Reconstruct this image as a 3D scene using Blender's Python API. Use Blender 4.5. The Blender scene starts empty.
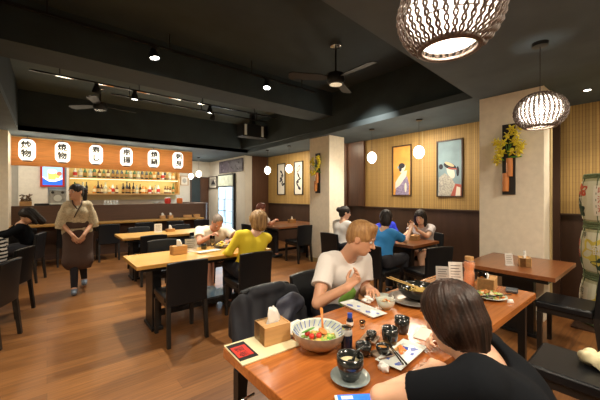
import bpy, bmesh, math, random
import numpy as np
from mathutils import Vector, Matrix, Euler
random.seed(7)
C = bpy.context.scene.collection
R = math.radians
PI = math.pi

# ------------------------------------------------------------------ camera, world, exposure, large lights
cam_d = bpy.data.cameras.new('camera'); cam = bpy.data.objects.new('camera', cam_d); C.objects.link(cam)
cam.location = (0, 0, 1.45); cam.rotation_euler = (R(90), 0, -R(39.676))
cam_d.sensor_width = 36; cam_d.lens = 305 / 600 * 36; cam_d.shift_y = -5 / 600; cam_d.clip_start = .02
bpy.context.scene.camera = cam
vs = bpy.context.scene.view_settings
vs.view_transform = 'Standard'; vs.look = 'None'; vs.gamma = 1; vs.use_curve_mapping = False; vs.exposure = 0.55
w = bpy.data.worlds.new('world'); bpy.context.scene.world = w; w.use_nodes = True
w.node_tree.nodes['Background'].inputs[0].default_value = (1, .85, .7, 1)
w.node_tree.nodes['Background'].inputs[1].default_value = .02
cy = bpy.context.scene.cycles
cy.max_bounces = 6; cy.diffuse_bounces = 4; cy.glossy_bounces = 3; cy.transparent_max_bounces = 12
cy.caustics_reflective = False; cy.caustics_refractive = False; cy.sample_clamp_indirect = 4.0; cy.sample_clamp_direct = 0

WARM = (1, .85, .66); NEUT = (1, .92, .80)
def lamp(kind, loc, power, col=WARM, size=.05, target=None, angle=70, blend=.3, sx=None, sy=None, name='light'):
    d = bpy.data.lights.new(name, kind); d.energy = power; d.color = col
    o = bpy.data.objects.new(name, d); C.objects.link(o); o.location = loc
    if kind == 'AREA':
        if sx: d.shape = 'RECTANGLE'; d.size = sx; d.size_y = sy
        else: d.shape = 'DISK'; d.size = size
    else: d.shadow_soft_size = size
    if kind == 'SPOT': d.spot_size = R(angle); d.spot_blend = blend
    if target is not None:
        o.rotation_euler = (Vector(target) - Vector(loc)).to_track_quat('-Z', 'Y').to_euler()
    return o
# fill lights added under the ceiling; some get an added round cover below
for (x, y, e) in [(1.0, -.9, 40), (3.0, -.9, 40), (-1.6, 1.2, 40), (5.0, 3.0, 16), (4.95, 5.0, 14), (4.95, 6.8, 14), (4.7, -.6, 16), (.25, .95, 22)]:
    lamp('AREA', (x, y, 2.685), e, WARM, size=.35, target=(x, y, 0), name='ceiling_panel_light')

# ------------------------------------------------------------------ materials
def nodes(name):
    m = bpy.data.materials.new(name); m.use_nodes = True
    return m, m.node_tree, m.node_tree.nodes['Principled BSDF']
def mat(name, col, rough=.5, metal=0, var=0, vscale=8, bump=0, bscale=60, emit=None, es=0, coat=0, spec=.5, trans=0, alpha=1, stretch=(1, 1, 1), sheen=0, col2=None, sub=0):
    m, nt, b = nodes(name); L = nt.links.new
    c = tuple(col) + (1,)
    b.inputs['Base Color'].default_value = c
    b.inputs['Roughness'].default_value = rough; b.inputs['Metallic'].default_value = metal
    b.inputs['Specular IOR Level'].default_value = spec; b.inputs['Coat Weight'].default_value = coat
    b.inputs['Transmission Weight'].default_value = trans; b.inputs['Alpha'].default_value = alpha
    b.inputs['Sheen Weight'].default_value = sheen
    if sub: b.inputs['Subsurface Weight'].default_value = sub; b.inputs['Subsurface Scale'].default_value = .01
    if emit: b.inputs['Emission Color'].default_value = tuple(emit) + (1,); b.inputs['Emission Strength'].default_value = es
    if var or bump:
        tc = nt.nodes.new('ShaderNodeTexCoord'); mp = nt.nodes.new('ShaderNodeMapping'); mp.inputs['Scale'].default_value = stretch
        L(tc.outputs['Object'], mp.inputs['Vector'])
    if var:
        n = nt.nodes.new('ShaderNodeTexNoise'); n.inputs['Scale'].default_value = vscale; n.inputs['Detail'].default_value = 4
        L(mp.outputs['Vector'], n.inputs['Vector'])
        r = nt.nodes.new('ShaderNodeValToRGB'); L(n.outputs['Fac'], r.inputs['Fac'])
        r.color_ramp.elements[0].position = .3; r.color_ramp.elements[1].position = .7
        if col2: r.color_ramp.elements[0].color = c; r.color_ramp.elements[1].color = tuple(col2) + (1,)
        else:
            r.color_ramp.elements[0].color = tuple(max(0, v * (1 - var)) for v in col) + (1,)
            r.color_ramp.elements[1].color = tuple(min(1, v * (1 + var)) for v in col) + (1,)
        L(r.outputs['Color'], b.inputs['Base Color'])
    if bump:
        n = nt.nodes.new('ShaderNodeTexNoise'); n.inputs['Scale'].default_value = bscale; L(mp.outputs['Vector'], n.inputs['Vector'])
        bp = nt.nodes.new('ShaderNodeBump'); bp.inputs['Strength'].default_value = bump; bp.inputs['Distance'].default_value = .004
        L(n.outputs['Fac'], bp.inputs['Height']); L(bp.outputs['Normal'], b.inputs['Normal'])
    return m
def wood(name, c1, c2, board=.12, length=1.2, rough=.35, coat=0, seam=.35, axis='X', grain=.5, mortar=.0015):
    """boards running along X (or Y, Z) with grain, each board its own tone"""
    m, nt, b = nodes(name); L = nt.links.new
    tc = nt.nodes.new('ShaderNodeTexCoord'); mp = nt.nodes.new('ShaderNodeMapping')
    if axis == 'Y': mp.inputs['Rotation'].default_value = (0, 0, R(90))
    if axis == 'Z': mp.inputs['Rotation'].default_value = (0, R(90), 0)
    if axis == 'ZY': mp.inputs['Rotation'].default_value = (R(90), 0, R(90))
    L(tc.outputs['Object'], mp.inputs['Vector'])
    br = nt.nodes.new('ShaderNodeTexBrick'); br.inputs['Scale'].default_value = 1
    br.inputs['Brick Width'].default_value = length; br.inputs['Row Height'].default_value = board
    br.inputs['Mortar Size'].default_value = mortar; br.inputs['Mortar Smooth'].default_value = .2; br.inputs['Bias'].default_value = 0
    br.inputs['Color1'].default_value = tuple(c1) + (1,); br.inputs['Color2'].default_value = tuple(c2) + (1,)
    br.inputs['Mortar'].default_value = tuple(v * seam for v in c1) + (1,)
    br.offset = .37
    L(mp.outputs['Vector'], br.inputs['Vector'])
    m2 = nt.nodes.new('ShaderNodeMapping'); m2.inputs['Scale'].default_value = (1.2, 22, 22); L(mp.outputs['Vector'], m2.inputs['Vector'])
    n = nt.nodes.new('ShaderNodeTexNoise'); n.inputs['Scale'].default_value = 2.2; n.inputs['Detail'].default_value = 6; n.inputs['Distortion'].default_value = .6
    L(m2.outputs['Vector'], n.inputs['Vector'])
    r = nt.nodes.new('ShaderNodeValToRGB'); L(n.outputs['Fac'], r.inputs['Fac'])
    r.color_ramp.elements[0].position = .25; r.color_ramp.elements[1].position = .75
    g = 1 - grain
    r.color_ramp.elements[0].color = (g, g * .95, g * .9, 1); r.color_ramp.elements[1].color = (1.12, 1.1, 1.05, 1)
    mx = nt.nodes.new('ShaderNodeMix'); mx.data_type = 'RGBA'; mx.blend_type = 'MULTIPLY'; mx.inputs[0].default_value = 1
    L(br.outputs['Color'], mx.inputs[6]); L(r.outputs['Color'], mx.inputs[7]); L(mx.outputs[2], b.inputs['Base Color'])
    b.inputs['Roughness'].default_value = rough; b.inputs['Coat Weight'].default_value = coat; b.inputs['Coat Roughness'].default_value = .15
    bp = nt.nodes.new('ShaderNodeBump'); bp.inputs['Strength'].default_value = .15; bp.inputs['Distance'].default_value = .003
    L(n.outputs['Fac'], bp.inputs['Height']); L(bp.outputs['Normal'], b.inputs['Normal'])
    return m
def bamboo(name):
    m, nt, b = nodes(name); L = nt.links.new
    tc = nt.nodes.new('ShaderNodeTexCoord'); sp = nt.nodes.new('ShaderNodeSeparateXYZ'); L(tc.outputs['Object'], sp.inputs[0])
    def mth(op, a, v=None):
        x = nt.nodes.new('ShaderNodeMath'); x.operation = op
        L(a, x.inputs[0])
        if v is not None: x.inputs[1].default_value = v
        return x.outputs[0]
    fr = mth('FRACT', mth('DIVIDE', sp.outputs['Y'], .034))
    tri = mth('ABSOLUTE', mth('SUBTRACT', fr, .5))          # .5 in the joints, 0 at the slat's middle
    r = nt.nodes.new('ShaderNodeValToRGB'); L(tri, r.inputs['Fac'])
    r.color_ramp.elements[0].position = .30; r.color_ramp.elements[0].color = (.47, .305, .105, 1)
    r.color_ramp.elements[1].position = .47; r.color_ramp.elements[1].color = (.24, .15, .055, 1)
    fl = mth('FLOOR', mth('DIVIDE', sp.outputs['Y'], .034)); wn = nt.nodes.new('ShaderNodeTexWhiteNoise'); wn.noise_dimensions = '1D'; L(fl, wn.inputs['W'])
    r2 = nt.nodes.new('ShaderNodeValToRGB'); L(wn.outputs['Value'], r2.inputs['Fac'])
    r2.color_ramp.elements[0].color = (.82, .8, .75, 1); r2.color_ramp.elements[1].color = (1.05, 1.05, 1, 1)
    mx = nt.nodes.new('ShaderNodeMix'); mx.data_type = 'RGBA'; mx.blend_type = 'MULTIPLY'; mx.inputs[0].default_value = 1
    L(r.outputs['Color'], mx.inputs[6]); L(r2.outputs['Color'], mx.inputs[7])
    # woven cross threads
    fz = mth('FRACT', mth('DIVIDE', sp.outputs['Z'], .09)); lt = mth('LESS_THAN', fz, .06)
    mx2 = nt.nodes.new('ShaderNodeMix'); mx2.data_type = 'RGBA'; mx2.blend_type = 'MULTIPLY'; L(mth('MULTIPLY', lt, .25), mx2.inputs[0])
    L(mx.outputs[2], mx2.inputs[6]); mx2.inputs[7].default_value = (.4, .3, .2, 1)
    L(mx2.outputs[2], b.inputs['Base Color']); b.inputs['Roughness'].default_value = .55
    bp = nt.nodes.new('ShaderNodeBump'); bp.invert = True; bp.inputs['Strength'].default_value = .6; bp.inputs['Distance'].default_value = .006
    L(tri, bp.inputs['Height']); L(bp.outputs['Normal'], b.inputs['Normal'])
    return m
def emis(name, col, s):
    m, nt, b = nodes(name); b.inputs['Base Color'].default_value = tuple(col) + (1,)
    b.inputs['Emission Color'].default_value = tuple(col) + (1,); b.inputs['Emission Strength'].default_value = s; b.inputs['Roughness'].default_value = .6
    return m
M = {}
M['ceiling'] = mat('ceiling_grey', (.074, .105, .128), .85, var=.12, vscale=3, bump=.15, bscale=25)
M['recess'] = mat('recess_black', (.026, .041, .048), .8, var=.15, vscale=3)
M['beamlight'] = mat('beam_grey', (.095, .130, .135), .8, var=.1, vscale=3)  # far recess ceiling: light pooling there is put into a lighter colour
M['floor'] = wood('floor_planks', (.30, .128, .040), (.185, .075, .024), board=.145, length=1.25, rough=.33, grain=.42, seam=.45)
M['cream'] = mat('cream_plaster', (.86, .80, .66), .8, var=.05, vscale=14, bump=.25, bscale=160)
M['creamdark'] = mat('beige_trim', (.50, .40, .20), .6)
M['white'] = mat('white_plaster', (.66, .63, .55), .75, var=.04, vscale=4)
M['wain'] = mat('wainscot_brown', (.058, .030, .019), .38, var=.18, vscale=3, stretch=(3, 3, .5), bump=.1, bscale=30)
M['wood_wall'] = wood('dark_wood_wall', (.10, .045, .024), (.075, .033, .018), board=.22, length=6, rough=.4, axis='Z', grain=.35)
M['bamboo'] = bamboo('bamboo_matting')
M['table'] = wood('table_orange_wood', (.56, .190, .042), (.34, .100, .022), board=.118, length=1.9, rough=.25, coat=.35, grain=.35, seam=.7, mortar=.001)
M['table_pale'] = wood('table_pale_wood', (.70, .40, .11), (.60, .32, .08), board=.14, length=2.2, rough=.3, coat=.2, grain=.3, seam=.7, mortar=.001)
M['table_red'] = wood('table_red_wood', (.27, .098, .032), (.22, .074, .024), board=.16, length=2.2, rough=.3, coat=.3, grain=.3, seam=.8, mortar=.001)
M['edge_pale'] = mat('pale_edge', (.50, .28, .09), .4)
M['sign'] = wood('sign_wood', (.72, .30, .07), (.66, .26, .06), board=.31, length=2.6, rough=.5, grain=.3, seam=.8, mortar=.001)
M['counter'] = wood('counter_brown', (.105, .055, .034), (.095, .048, .030), board=.6, length=2.4, rough=.55, grain=.25, seam=.9)
M['shelf'] = mat('shelf_wood', (.52, .30, .10), .5, var=.15, stretch=(1, 12, 12))
M['backbar'] = mat('back_bar_yellow', (.75, .60, .28), .7)
M['leather'] = mat('black_leather', (.006, .007, .009), .36, bump=.12, bscale=90, spec=.35)
M['metal_black'] = mat('black_steel', (.012, .012, .013), .38, metal=.3)
M['leg'] = mat('black_wood', (.012, .010, .009), .4)
M['chrome'] = mat('chrome', (.7, .7, .7), .15, metal=1)
M['boxwood'] = mat('tissue_box_wood', (.55, .31, .12), .45, var=.15, vscale=6, stretch=(1, 8, 8))
M['tissue'] = mat('white_tissue', (.85, .84, .80), .9)
M['paper'] = mat('cream_paper', (.80, .72, .45), .7)
M['paperw'] = mat('white_paper', (.82, .80, .74), .7)
M['red'] = mat('red_print', (.62, .035, .02), .5)
M['blackprint'] = mat('black_print', (.01, .01, .01), .6)
M['ceramic_black'] = mat('black_glazed_ceramic', (.012, .014, .013), .18, coat=.5, bump=.06, bscale=50)
M['ceramic_white'] = mat('white_glazed_ceramic', (.68, .72, .68), .18, coat=.3)
M['celadon'] = mat('pale_green_glaze', (.50, .58, .50), .25, coat=.3, var=.35, vscale=9, col2=(.66, .68, .60))
M['bowl_out'] = mat('speckled_brown_glaze', (.33, .24, .17), .35, var=.3, vscale=30)
M['blue'] = mat('cobalt_blue', (.03, .08, .42), .3)
M['glass'] = mat('clear_glass', (.95, .97, .96), .03, trans=1, spec=.5)
M['glass_thin'] = mat('thin_clear_glass', (.8, .82, .8), .08, alpha=.18)
M['glass_frost'] = mat('clear_plastic_menu', (.75, .75, .72), .2, alpha=.45)
M['juice'] = mat('orange_juice', (.85, .25, .03), .2, emit=(.8, .2, .02), es=0)
M['rice'] = mat('broth_cream', (.72, .62, .38), .4)
M['green'] = mat('green_leaf', (.10, .30, .03), .5, var=.4, vscale=30)
M['green_l'] = mat('lettuce_green', (.38, .52, .12), .5, var=.3, vscale=40)
M['orange_food'] = mat('salmon_orange', (.80, .20, .04), .4)
M['tomato'] = mat('tomato_red', (.60, .03, .015), .3)
M['fried'] = mat('fried_brown', (.45, .20, .05), .6, var=.4, vscale=40)
M['noodle'] = mat('noodle_yellow', (.70, .50, .13), .45)
M['spoonwood'] = mat('spoon_wood', (.62, .22, .05), .35, coat=.3)
M['bambstick'] = mat('bamboo_stick', (.75, .50, .16), .5)
M['skin'] = mat('skin_warm', (.62, .33, .20), .5, sub=.08)
M['skin_r'] = mat('skin_rosy', (.58, .27, .17), .5, sub=.08)
M['skin_l'] = mat('skin_pale', (.70, .42, .28), .5, sub=.08)
M['eyew'] = mat('eye_white', (.55, .50, .46), .2)
M['iris'] = mat('iris_dark', (.03, .02, .015), .15)
M['lip'] = mat('lip_pink', (.48, .20, .15), .4)
def hairmat(n, c1, c2, st=(1, 1, .12)):
    return mat(n, c1, .46, var=.5, vscale=55, col2=c2, stretch=st, bump=.5, bscale=80, spec=.32)
M['hair_black'] = hairmat('black_hair', (.008, .006, .006), (.022, .016, .014))
M['hair_brown'] = hairmat('dark_brown_hair', (.008, .004, .003), (.034, .014, .008))
M['hair_blond'] = hairmat('dark_blond_hair', (.24, .12, .045), (.44, .25, .10))
M['hair_dyed'] = hairmat('streaked_blond_hair', (.16, .08, .03), (.48, .30, .13))
M['hair_grey'] = hairmat('short_grey_hair', (.12, .09, .07), (.24, .19, .15))
M['hair_auburn'] = hairmat('auburn_hair', (.10, .03, .02), (.2, .07, .05))
M['shirt_white'] = mat('white_cotton', (.74, .71, .68), .85, bump=.15, bscale=40)
M['shirt_green'] = mat('green_print', (.25, .50, .08), .8)
M['shirt_cream'] = mat('cream_cotton', (.76, .69, .54), .85, bump=.15, bscale=40)
M['shirt_yellow'] = mat('yellow_knit', (.78, .60, .03), .85, bump=.3, bscale=90)
M['shirt_black'] = mat('black_jersey', (.004, .005, .007), .9, bump=.15, bscale=60, spec=.12)
M['shirt_blue'] = mat('blue_cotton', (.02, .20, .50), .8, bump=.15, bscale=40)
M['shirt_cobalt'] = mat('bright_blue_cloth', (.01, .03, .55), .8)
M['shirt_grey'] = mat('pale_grey_cotton', (.55, .50, .50), .8)
M['kimono'] = mat('beige_kimono_cloth', (.52, .43, .28), .8, var=.25, vscale=60, bump=.1)
M['hakama'] = mat('brown_skirt_cloth', (.075, .042, .030), .85, bump=.15, bscale=40)
M['trouser'] = mat('dark_trousers', (.012, .012, .018), .8)
M['jean'] = mat('dark_denim', (.02, .028, .05), .85, var=.3, vscale=30)
M['jacket'] = mat('dark_jacket_cloth', (.007, .008, .013), .75, var=.4, vscale=6)
M['lining'] = mat('grey_jacket_lining', (.05, .055, .08), .5, var=.5, vscale=10)
M['shoe'] = mat('grey_blue_shoe', (.16, .20, .26), .5)
M['shoe_b'] = mat('black_shoe', (.012, .012, .012), .4)
M['globe'] = emis('glowing_white_globe', (1, .93, .80), 3.2)
M['lantern'] = emis('glowing_paper_lantern', (1, .95, .86), .80)
M['bulb'] = emis('lit_bulb', (1, .92, .78), 30)
M['spotface'] = emis('lit_spot_lens', (1, .97, .88), 14)
M['screen'] = emis('phone_screen', (.02, .14, .70), .7)
M['wicker'] = mat('dark_wicker', (.050, .032, .024), .45, var=.5, vscale=120, col2=(.13, .09, .07))
M['yellow_petal'] = mat('yellow_orchid', (.80, .68, .04), .5)
M['straw'] = mat('straw_mat', (.42, .42, .26), .85, var=.15, vscale=20, stretch=(8, 8, 1), bump=.3)
M['straw_green'] = mat('green_straw_rope', (.12, .16, .08), .9, var=.3, vscale=60)

# ------------------------------------------------------------------ object helpers
def link(o, parent=None):
    C.objects.link(o)
    if parent is not None: o.parent = parent
    return o
def tag(o, label=None, cat=None, group=None, kind=None):
    if label: o['label'] = label
    if cat: o['category'] = cat
    if group: o['group'] = group
    if kind: o['kind'] = kind
    return o
def empty(name, loc=(0, 0, 0), rz=0, label=None, cat=None, group=None, kind=None):
    o = bpy.data.objects.new(name, None); o.empty_display_size = .1; link(o); o.location = loc; o.rotation_euler = (0, 0, rz)
    return tag(o, label, cat, group, kind)
def copy_tree(o, parent=None):
    c = o.copy(); C.objects.link(c)
    if parent is not None: c.parent = parent
    for ch in o.children: copy_tree(ch, c)
    return c
def rotz(a): return Matrix.Rotation(a, 3, 'Z')
class MB:
    def __init__(s): s.v = []; s.f = []; s.m = []
    def add(s, vs, fs, mi=0, T=None):
        n = len(s.v)
        for v in vs:
            v = Vector(v)
            s.v.append(tuple(T @ v) if T is not None else tuple(v))
        for f in fs: s.f.append([i + n for i in f]); s.m.append(mi)
        return s
    def box(s, c, d, rz=0, mi=0, rot=None):
        x, y, z = d[0] / 2, d[1] / 2, d[2] / 2
        m = (rot if rot is not None else rotz(rz)).to_4x4(); m.translation = Vector(c)
        vs = [(a * x, b * y, e * z) for e in (-1, 1) for b in (-1, 1) for a in (-1, 1)]
        return s.add(vs, [(0, 2, 3, 1), (4, 5, 7, 6), (0, 1, 5, 4), (2, 6, 7, 3), (0, 4, 6, 2), (1, 3, 7, 5)], mi, m)
    def b6(s, x0, x1, y0, y1, z0, z1, mi=0): return s.box(((x0 + x1) / 2, (y0 + y1) / 2, (z0 + z1) / 2), (abs(x1 - x0), abs(y1 - y0), abs(z1 - z0)), mi=mi)
    def lathe(s, prof, c=(0, 0, 0), n=24, mi=0, T=None, caps=True):
        vs = []; fs = []
        for r, z in prof:
            for k in range(n):
                a = 2 * PI * k / n; vs.append((c[0] + r * math.cos(a), c[1] + r * math.sin(a), c[2] + z))
        for i in range(len(prof) - 1):
            for k in range(n):
                k2 = (k + 1) % n; fs.append((i * n + k, i * n + k2, (i + 1) * n + k2, (i + 1) * n + k))
        if caps:
            if prof[0][0] > 1e-5: fs.append(tuple(reversed(range(n))))
            if prof[-1][0] > 1e-5: fs.append(tuple((len(prof) - 1) * n + k for k in range(n)))
        return s.add(vs, fs, mi, T)
    def tube(s, pts, r, n=8, mi=0, caps=True):
        pts = [Vector(p) for p in pts]; rr = r if isinstance(r, (list, tuple)) else [r] * len(pts)
        vs = []; fs = []; up = None
        for i, p in enumerate(pts):
            t = (pts[min(i + 1, len(pts) - 1)] - pts[max(i - 1, 0)]).normalized()
            if up is None:
                up = Vector((0, 0, 1)) if abs(t.z) < .9 else Vector((1, 0, 0))
            a = t.cross(up)
            if a.length < 1e-4: a = t.orthogonal()
            a.normalize(); b = a.cross(t).normalized(); up = b
            for k in range(n):
                q = 2 * PI * k / n; vs.append(p + rr[i] * (math.cos(q) * a + math.sin(q) * b))
        for i in range(len(pts) - 1):
            for k in range(n):
                k2 = (k + 1) % n; fs.append((i * n + k, i * n + k2, (i + 1) * n + k2, (i + 1) * n + k))
        if caps: fs.append(tuple(reversed(range(n)))); fs.append(tuple((len(pts) - 1) * n + k for k in range(n)))
        return s.add(vs, fs, mi)
    def ell(s, c, r, n=12, mi=0, rot=None):
        vs = []; fs = []; h = n // 2
        for i in range(h + 1):
            p = PI * i / h
            for k in range(n):
                a = 2 * PI * k / n; vs.append((r[0] * math.sin(p) * math.cos(a), r[1] * math.sin(p) * math.sin(a), r[2] * math.cos(p)))
        for i in range(h):
            for k in range(n):
                k2 = (k + 1) % n; fs.append((i * n + k, (i + 1) * n + k, (i + 1) * n + k2, i * n + k2))
        m = (rot if rot is not None else Matrix.Identity(3)).to_4x4(); m.translation = Vector(c)
        return s.add(vs, fs, mi, m)
    def prism(s, poly, z0, z1, mi=0, T=None):
        n = len(poly); vs = [(p[0], p[1], z0) for p in poly] + [(p[0], p[1], z1) for p in poly]
        fs = [tuple(reversed(range(n))), tuple(range(n, 2 * n))] + [(i, (i + 1) % n, (i + 1) % n + n, i + n) for i in range(n)]
        return s.add(vs, fs, mi, T)
    def build(s, name, mats, parent=None, smooth=False, bevel=0, seg=2, loc=None, rz=0, clean=False):
        me = bpy.data.meshes.new(name); me.from_pydata(s.v, [], s.f)
        if not isinstance(mats, (list, tuple)): mats = [mats]
        for m in mats: me.materials.append(M[m] if isinstance(m, str) else m)
        me.polygons.foreach_set('material_index', s.m)
        if smooth == 'auto' or smooth is True: me.polygons.foreach_set('use_smooth', [True] * len(s.f))
        me.update()
        bm = bmesh.new(); bm.from_mesh(me)
        bmesh.ops.remove_doubles(bm, verts=bm.verts, dist=1e-5); bmesh.ops.recalc_face_normals(bm, faces=bm.faces); bm.to_mesh(me); bm.free()
        if smooth == 'auto': me.set_sharp_from_angle(angle=R(40))
        o = bpy.data.objects.new(name, me); link(o, parent)
        if loc is not None: o.location = loc
        if rz: o.rotation_euler = (0, 0, rz)
        if bevel:
            b = o.modifiers.new('bevel', 'BEVEL'); b.width = bevel; b.segments = seg; b.limit_method = 'ANGLE'; b.angle_limit = R(40)
            me.polygons.foreach_set('use_smooth', [True] * len(me.polygons)); b.harden_normals = True
        return o
def text_geo(body, size=1, bold=0):
    """glyph outlines filled as flat faces (x right, y up), centred"""
    cu = bpy.data.curves.new('t', 'FONT'); cu.body = body; cu.size = size; cu.align_x = 'CENTER'; cu.align_y = 'CENTER'; cu.resolution_u = 3; cu.offset = bold
    o = bpy.data.objects.new('t', cu); C.objects.link(o); bpy.context.view_layer.update()
    me = o.evaluated_get(bpy.context.evaluated_depsgraph_get()).to_mesh()
    bm = bmesh.new(); bm.from_mesh(me); bmesh.ops.remove_doubles(bm, verts=bm.verts, dist=1e-4 * size)
    for _ in range(5):
        long_ = [e for e in bm.edges if e.calc_length() > size * .13]
        if not long_: break
        bmesh.ops.subdivide_edges(bm, edges=long_, cuts=1); bmesh.ops.triangulate(bm, faces=bm.faces)
    bm.verts.index_update(); vs = [tuple(v.co) for v in bm.verts]; fs = [tuple(v.index for v in f.verts) for f in bm.faces]; bm.free()
    bpy.data.objects.remove(o); bpy.data.curves.remove(cu)
    return vs, fs
def struct(o): o['kind'] = 'structure'; return o
# ------------------------------------------------------------------ organic surfaces: smooth unions of tapered limbs, meshed on a grid
def cap(a, b, ra, rb=None, k=.02, cut='', sub=False, g=0): return dict(t='c', a=Vector(a), b=Vector(b), ra=ra, rb=ra if rb is None else rb, k=k, cut=cut, sub=sub)
def ell(c, r, Rm=None, k=.02, sub=False): return dict(t='e', c=Vector(c), r=r, R=Rm, k=k, sub=sub)
def half(c, n): return dict(t='h', c=Vector(c), n=Vector(n).normalized())      # keeps the side the normal points away from
def sdf_mesh(prims, h, disp=None, base=(0, 0, 0)):
    lo = np.full(3, 1e9); hi = -lo
    for p in prims:
        if p.get('sub') or p['t'] == 'h': continue
        if p['t'] == 'c':
            for q, r in ((p['a'], p['ra']), (p['b'], p['rb'])):
                lo = np.minimum(lo, np.array(q) - r); hi = np.maximum(hi, np.array(q) + r)
        else: lo = np.minimum(lo, np.array(p['c']) - max(p['r'])); hi = np.maximum(hi, np.array(p['c']) + max(p['r']))
    lo -= 3.5 * h; hi += 3.5 * h
    n = np.ceil((hi - lo) / h).astype(int) + 1
    ax = [lo[i] + h * np.arange(n[i]) for i in range(3)]
    D = np.full(n, 1.0, np.float32)
    for p in prims:
        if p['t'] == 'h':
            c, nn = p['c'], p['n']
            d = ((ax[0] - c.x) * nn.x)[:, None, None] + ((ax[1] - c.y) * nn.y)[None, :, None] + ((ax[2] - c.z) * nn.z)[None, None, :]
            D = np.maximum(D, d.astype(np.float32)); continue
        pad = p['k'] + 3 * h
        if p['t'] == 'c':
            A = np.array(p['a']); B = np.array(p['b']); l = np.minimum(A - p['ra'], B - p['rb']) - pad; u = np.maximum(A + p['ra'], B + p['rb']) + pad
        else:
            A = np.array(p['c']); m = max(p['r']); l = A - m - pad; u = A + m + pad
        i0 = [max(0, int((l[i] - lo[i]) / h)) for i in range(3)]; i1 = [min(n[i], int((u[i] - lo[i]) / h) + 2) for i in range(3)]
        if any(i1[i] <= i0[i] for i in range(3)): continue
        sl = tuple(slice(i0[i], i1[i]) for i in range(3))
        x = ax[0][sl[0]][:, None, None]; y = ax[1][sl[1]][None, :, None]; z = ax[2][sl[2]][None, None, :]
        if p['t'] == 'c':
            ab = B - A; L2 = max(float(ab @ ab), 1e-9)
            dx = x - A[0]; dy = y - A[1]; dz = z - A[2]
            t0 = (dx * ab[0] + dy * ab[1] + dz * ab[2]) / L2; t = np.clip(t0, 0, 1)
            d = np.sqrt((dx - t * ab[0]) ** 2 + (dy - t * ab[1]) ** 2 + (dz - t * ab[2]) ** 2) - (p['ra'] + t * (p['rb'] - p['ra']))
            Ln = L2 ** .5
            if 'b' in p['cut']: d = np.maximum(d, (t0 - 1) * Ln)
            if 'a' in p['cut']: d = np.maximum(d, -t0 * Ln)
        else:
            dx = x - A[0]; dy = y - A[1]; dz = z - A[2]
            if p['R'] is not None:
                Rm = np.array(p['R']).T
                dx, dy, dz = (Rm[0, 0] * dx + Rm[0, 1] * dy + Rm[0, 2] * dz, Rm[1, 0] * dx + Rm[1, 1] * dy + Rm[1, 2] * dz, Rm[2, 0] * dx + Rm[2, 1] * dy + Rm[2, 2] * dz)
            r = p['r']
            k0 = np.sqrt((dx / r[0]) ** 2 + (dy / r[1]) ** 2 + (dz / r[2]) ** 2); k1 = np.sqrt((dx / r[0] ** 2) ** 2 + (dy / r[1] ** 2) ** 2 + (dz / r[2] ** 2) ** 2) + 1e-6
            d = k0 * (k0 - 1) / k1
        a = D[sl]; k = p['k']
        if p.get('sub'):
            d = -d; hh = np.maximum(k - np.abs(a - d), 0) / k; D[sl] = np.maximum(a, d) + hh * hh * k / 4
        else:
            hh = np.maximum(k - np.abs(a - d), 0) / k; D[sl] = np.minimum(a, d) - hh * hh * k / 4
    if disp is not None:
        ii = np.argwhere(np.abs(D) < .03); P = lo + h * ii
        D[ii[:, 0], ii[:, 1], ii[:, 2]] += disp(P).astype(np.float32)
    D[0], D[-1] = 1, 1; D[:, 0], D[:, -1] = 1, 1; D[:, :, 0], D[:, :, -1] = 1, 1
    S = D < 0
    cs = [(a, b, c) for a in (0, 1) for b in (0, 1) for c in (0, 1)]
    cnt = sum(S[a:n[0] - 1 + a, b:n[1] - 1 + b, c:n[2] - 1 + c].astype(np.int8) for a, b, c in cs)
    act = np.argwhere((cnt > 0) & (cnt < 8))
    idx = np.full(n - 1, -1, np.int32); idx[act[:, 0], act[:, 1], act[:, 2]] = np.arange(len(act))
    val = {c: D[act[:, 0] + c[0], act[:, 1] + c[1], act[:, 2] + c[2]] for c in cs}
    acc = np.zeros((len(act), 3)); num = np.zeros(len(act))
    for c in cs:
        for q in range(3):
            if c[q] == 1: continue
            e = list(c); e[q] = 1; e = tuple(e); va, vb = val[c], val[e]; mk = (va < 0) != (vb < 0)
            t = np.where(mk, va / np.where(mk, va - vb, 1), 0)
            pt = np.tile(np.array(c, float), (len(act), 1)); pt[:, q] = t
            acc += pt * mk[:, None]; num += mk
    V = lo + h * (act + acc / np.maximum(num, 1)[:, None]) - np.array(base)
    F = []
    for q in range(3):
        s1 = [slice(1, -1)] * 3; s1[q] = slice(0, -1); s2 = [slice(1, -1)] * 3; s2[q] = slice(1, None)
        A_, B_ = S[tuple(s1)], S[tuple(s2)]
        for sgn in (0, 1):
            mk = (A_ & ~B_) if sgn == 0 else (~A_ & B_)
            e = np.argwhere(mk); off = np.ones(3, int); off[q] = 0; e = e + off
            u = np.zeros(3, int); u[(q + 1) % 3] = 1; v = np.zeros(3, int); v[(q + 2) % 3] = 1
            qd = [idx[tuple((e - u - v).T)], idx[tuple((e - v).T)], idx[tuple(e.T)], idx[tuple((e - u).T)]]
            if sgn: qd = qd[::-1]
            F.append(np.stack(qd, 1))
    F = np.concatenate(F); F = F[(F >= 0).all(1)]
    return V, F
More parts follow.
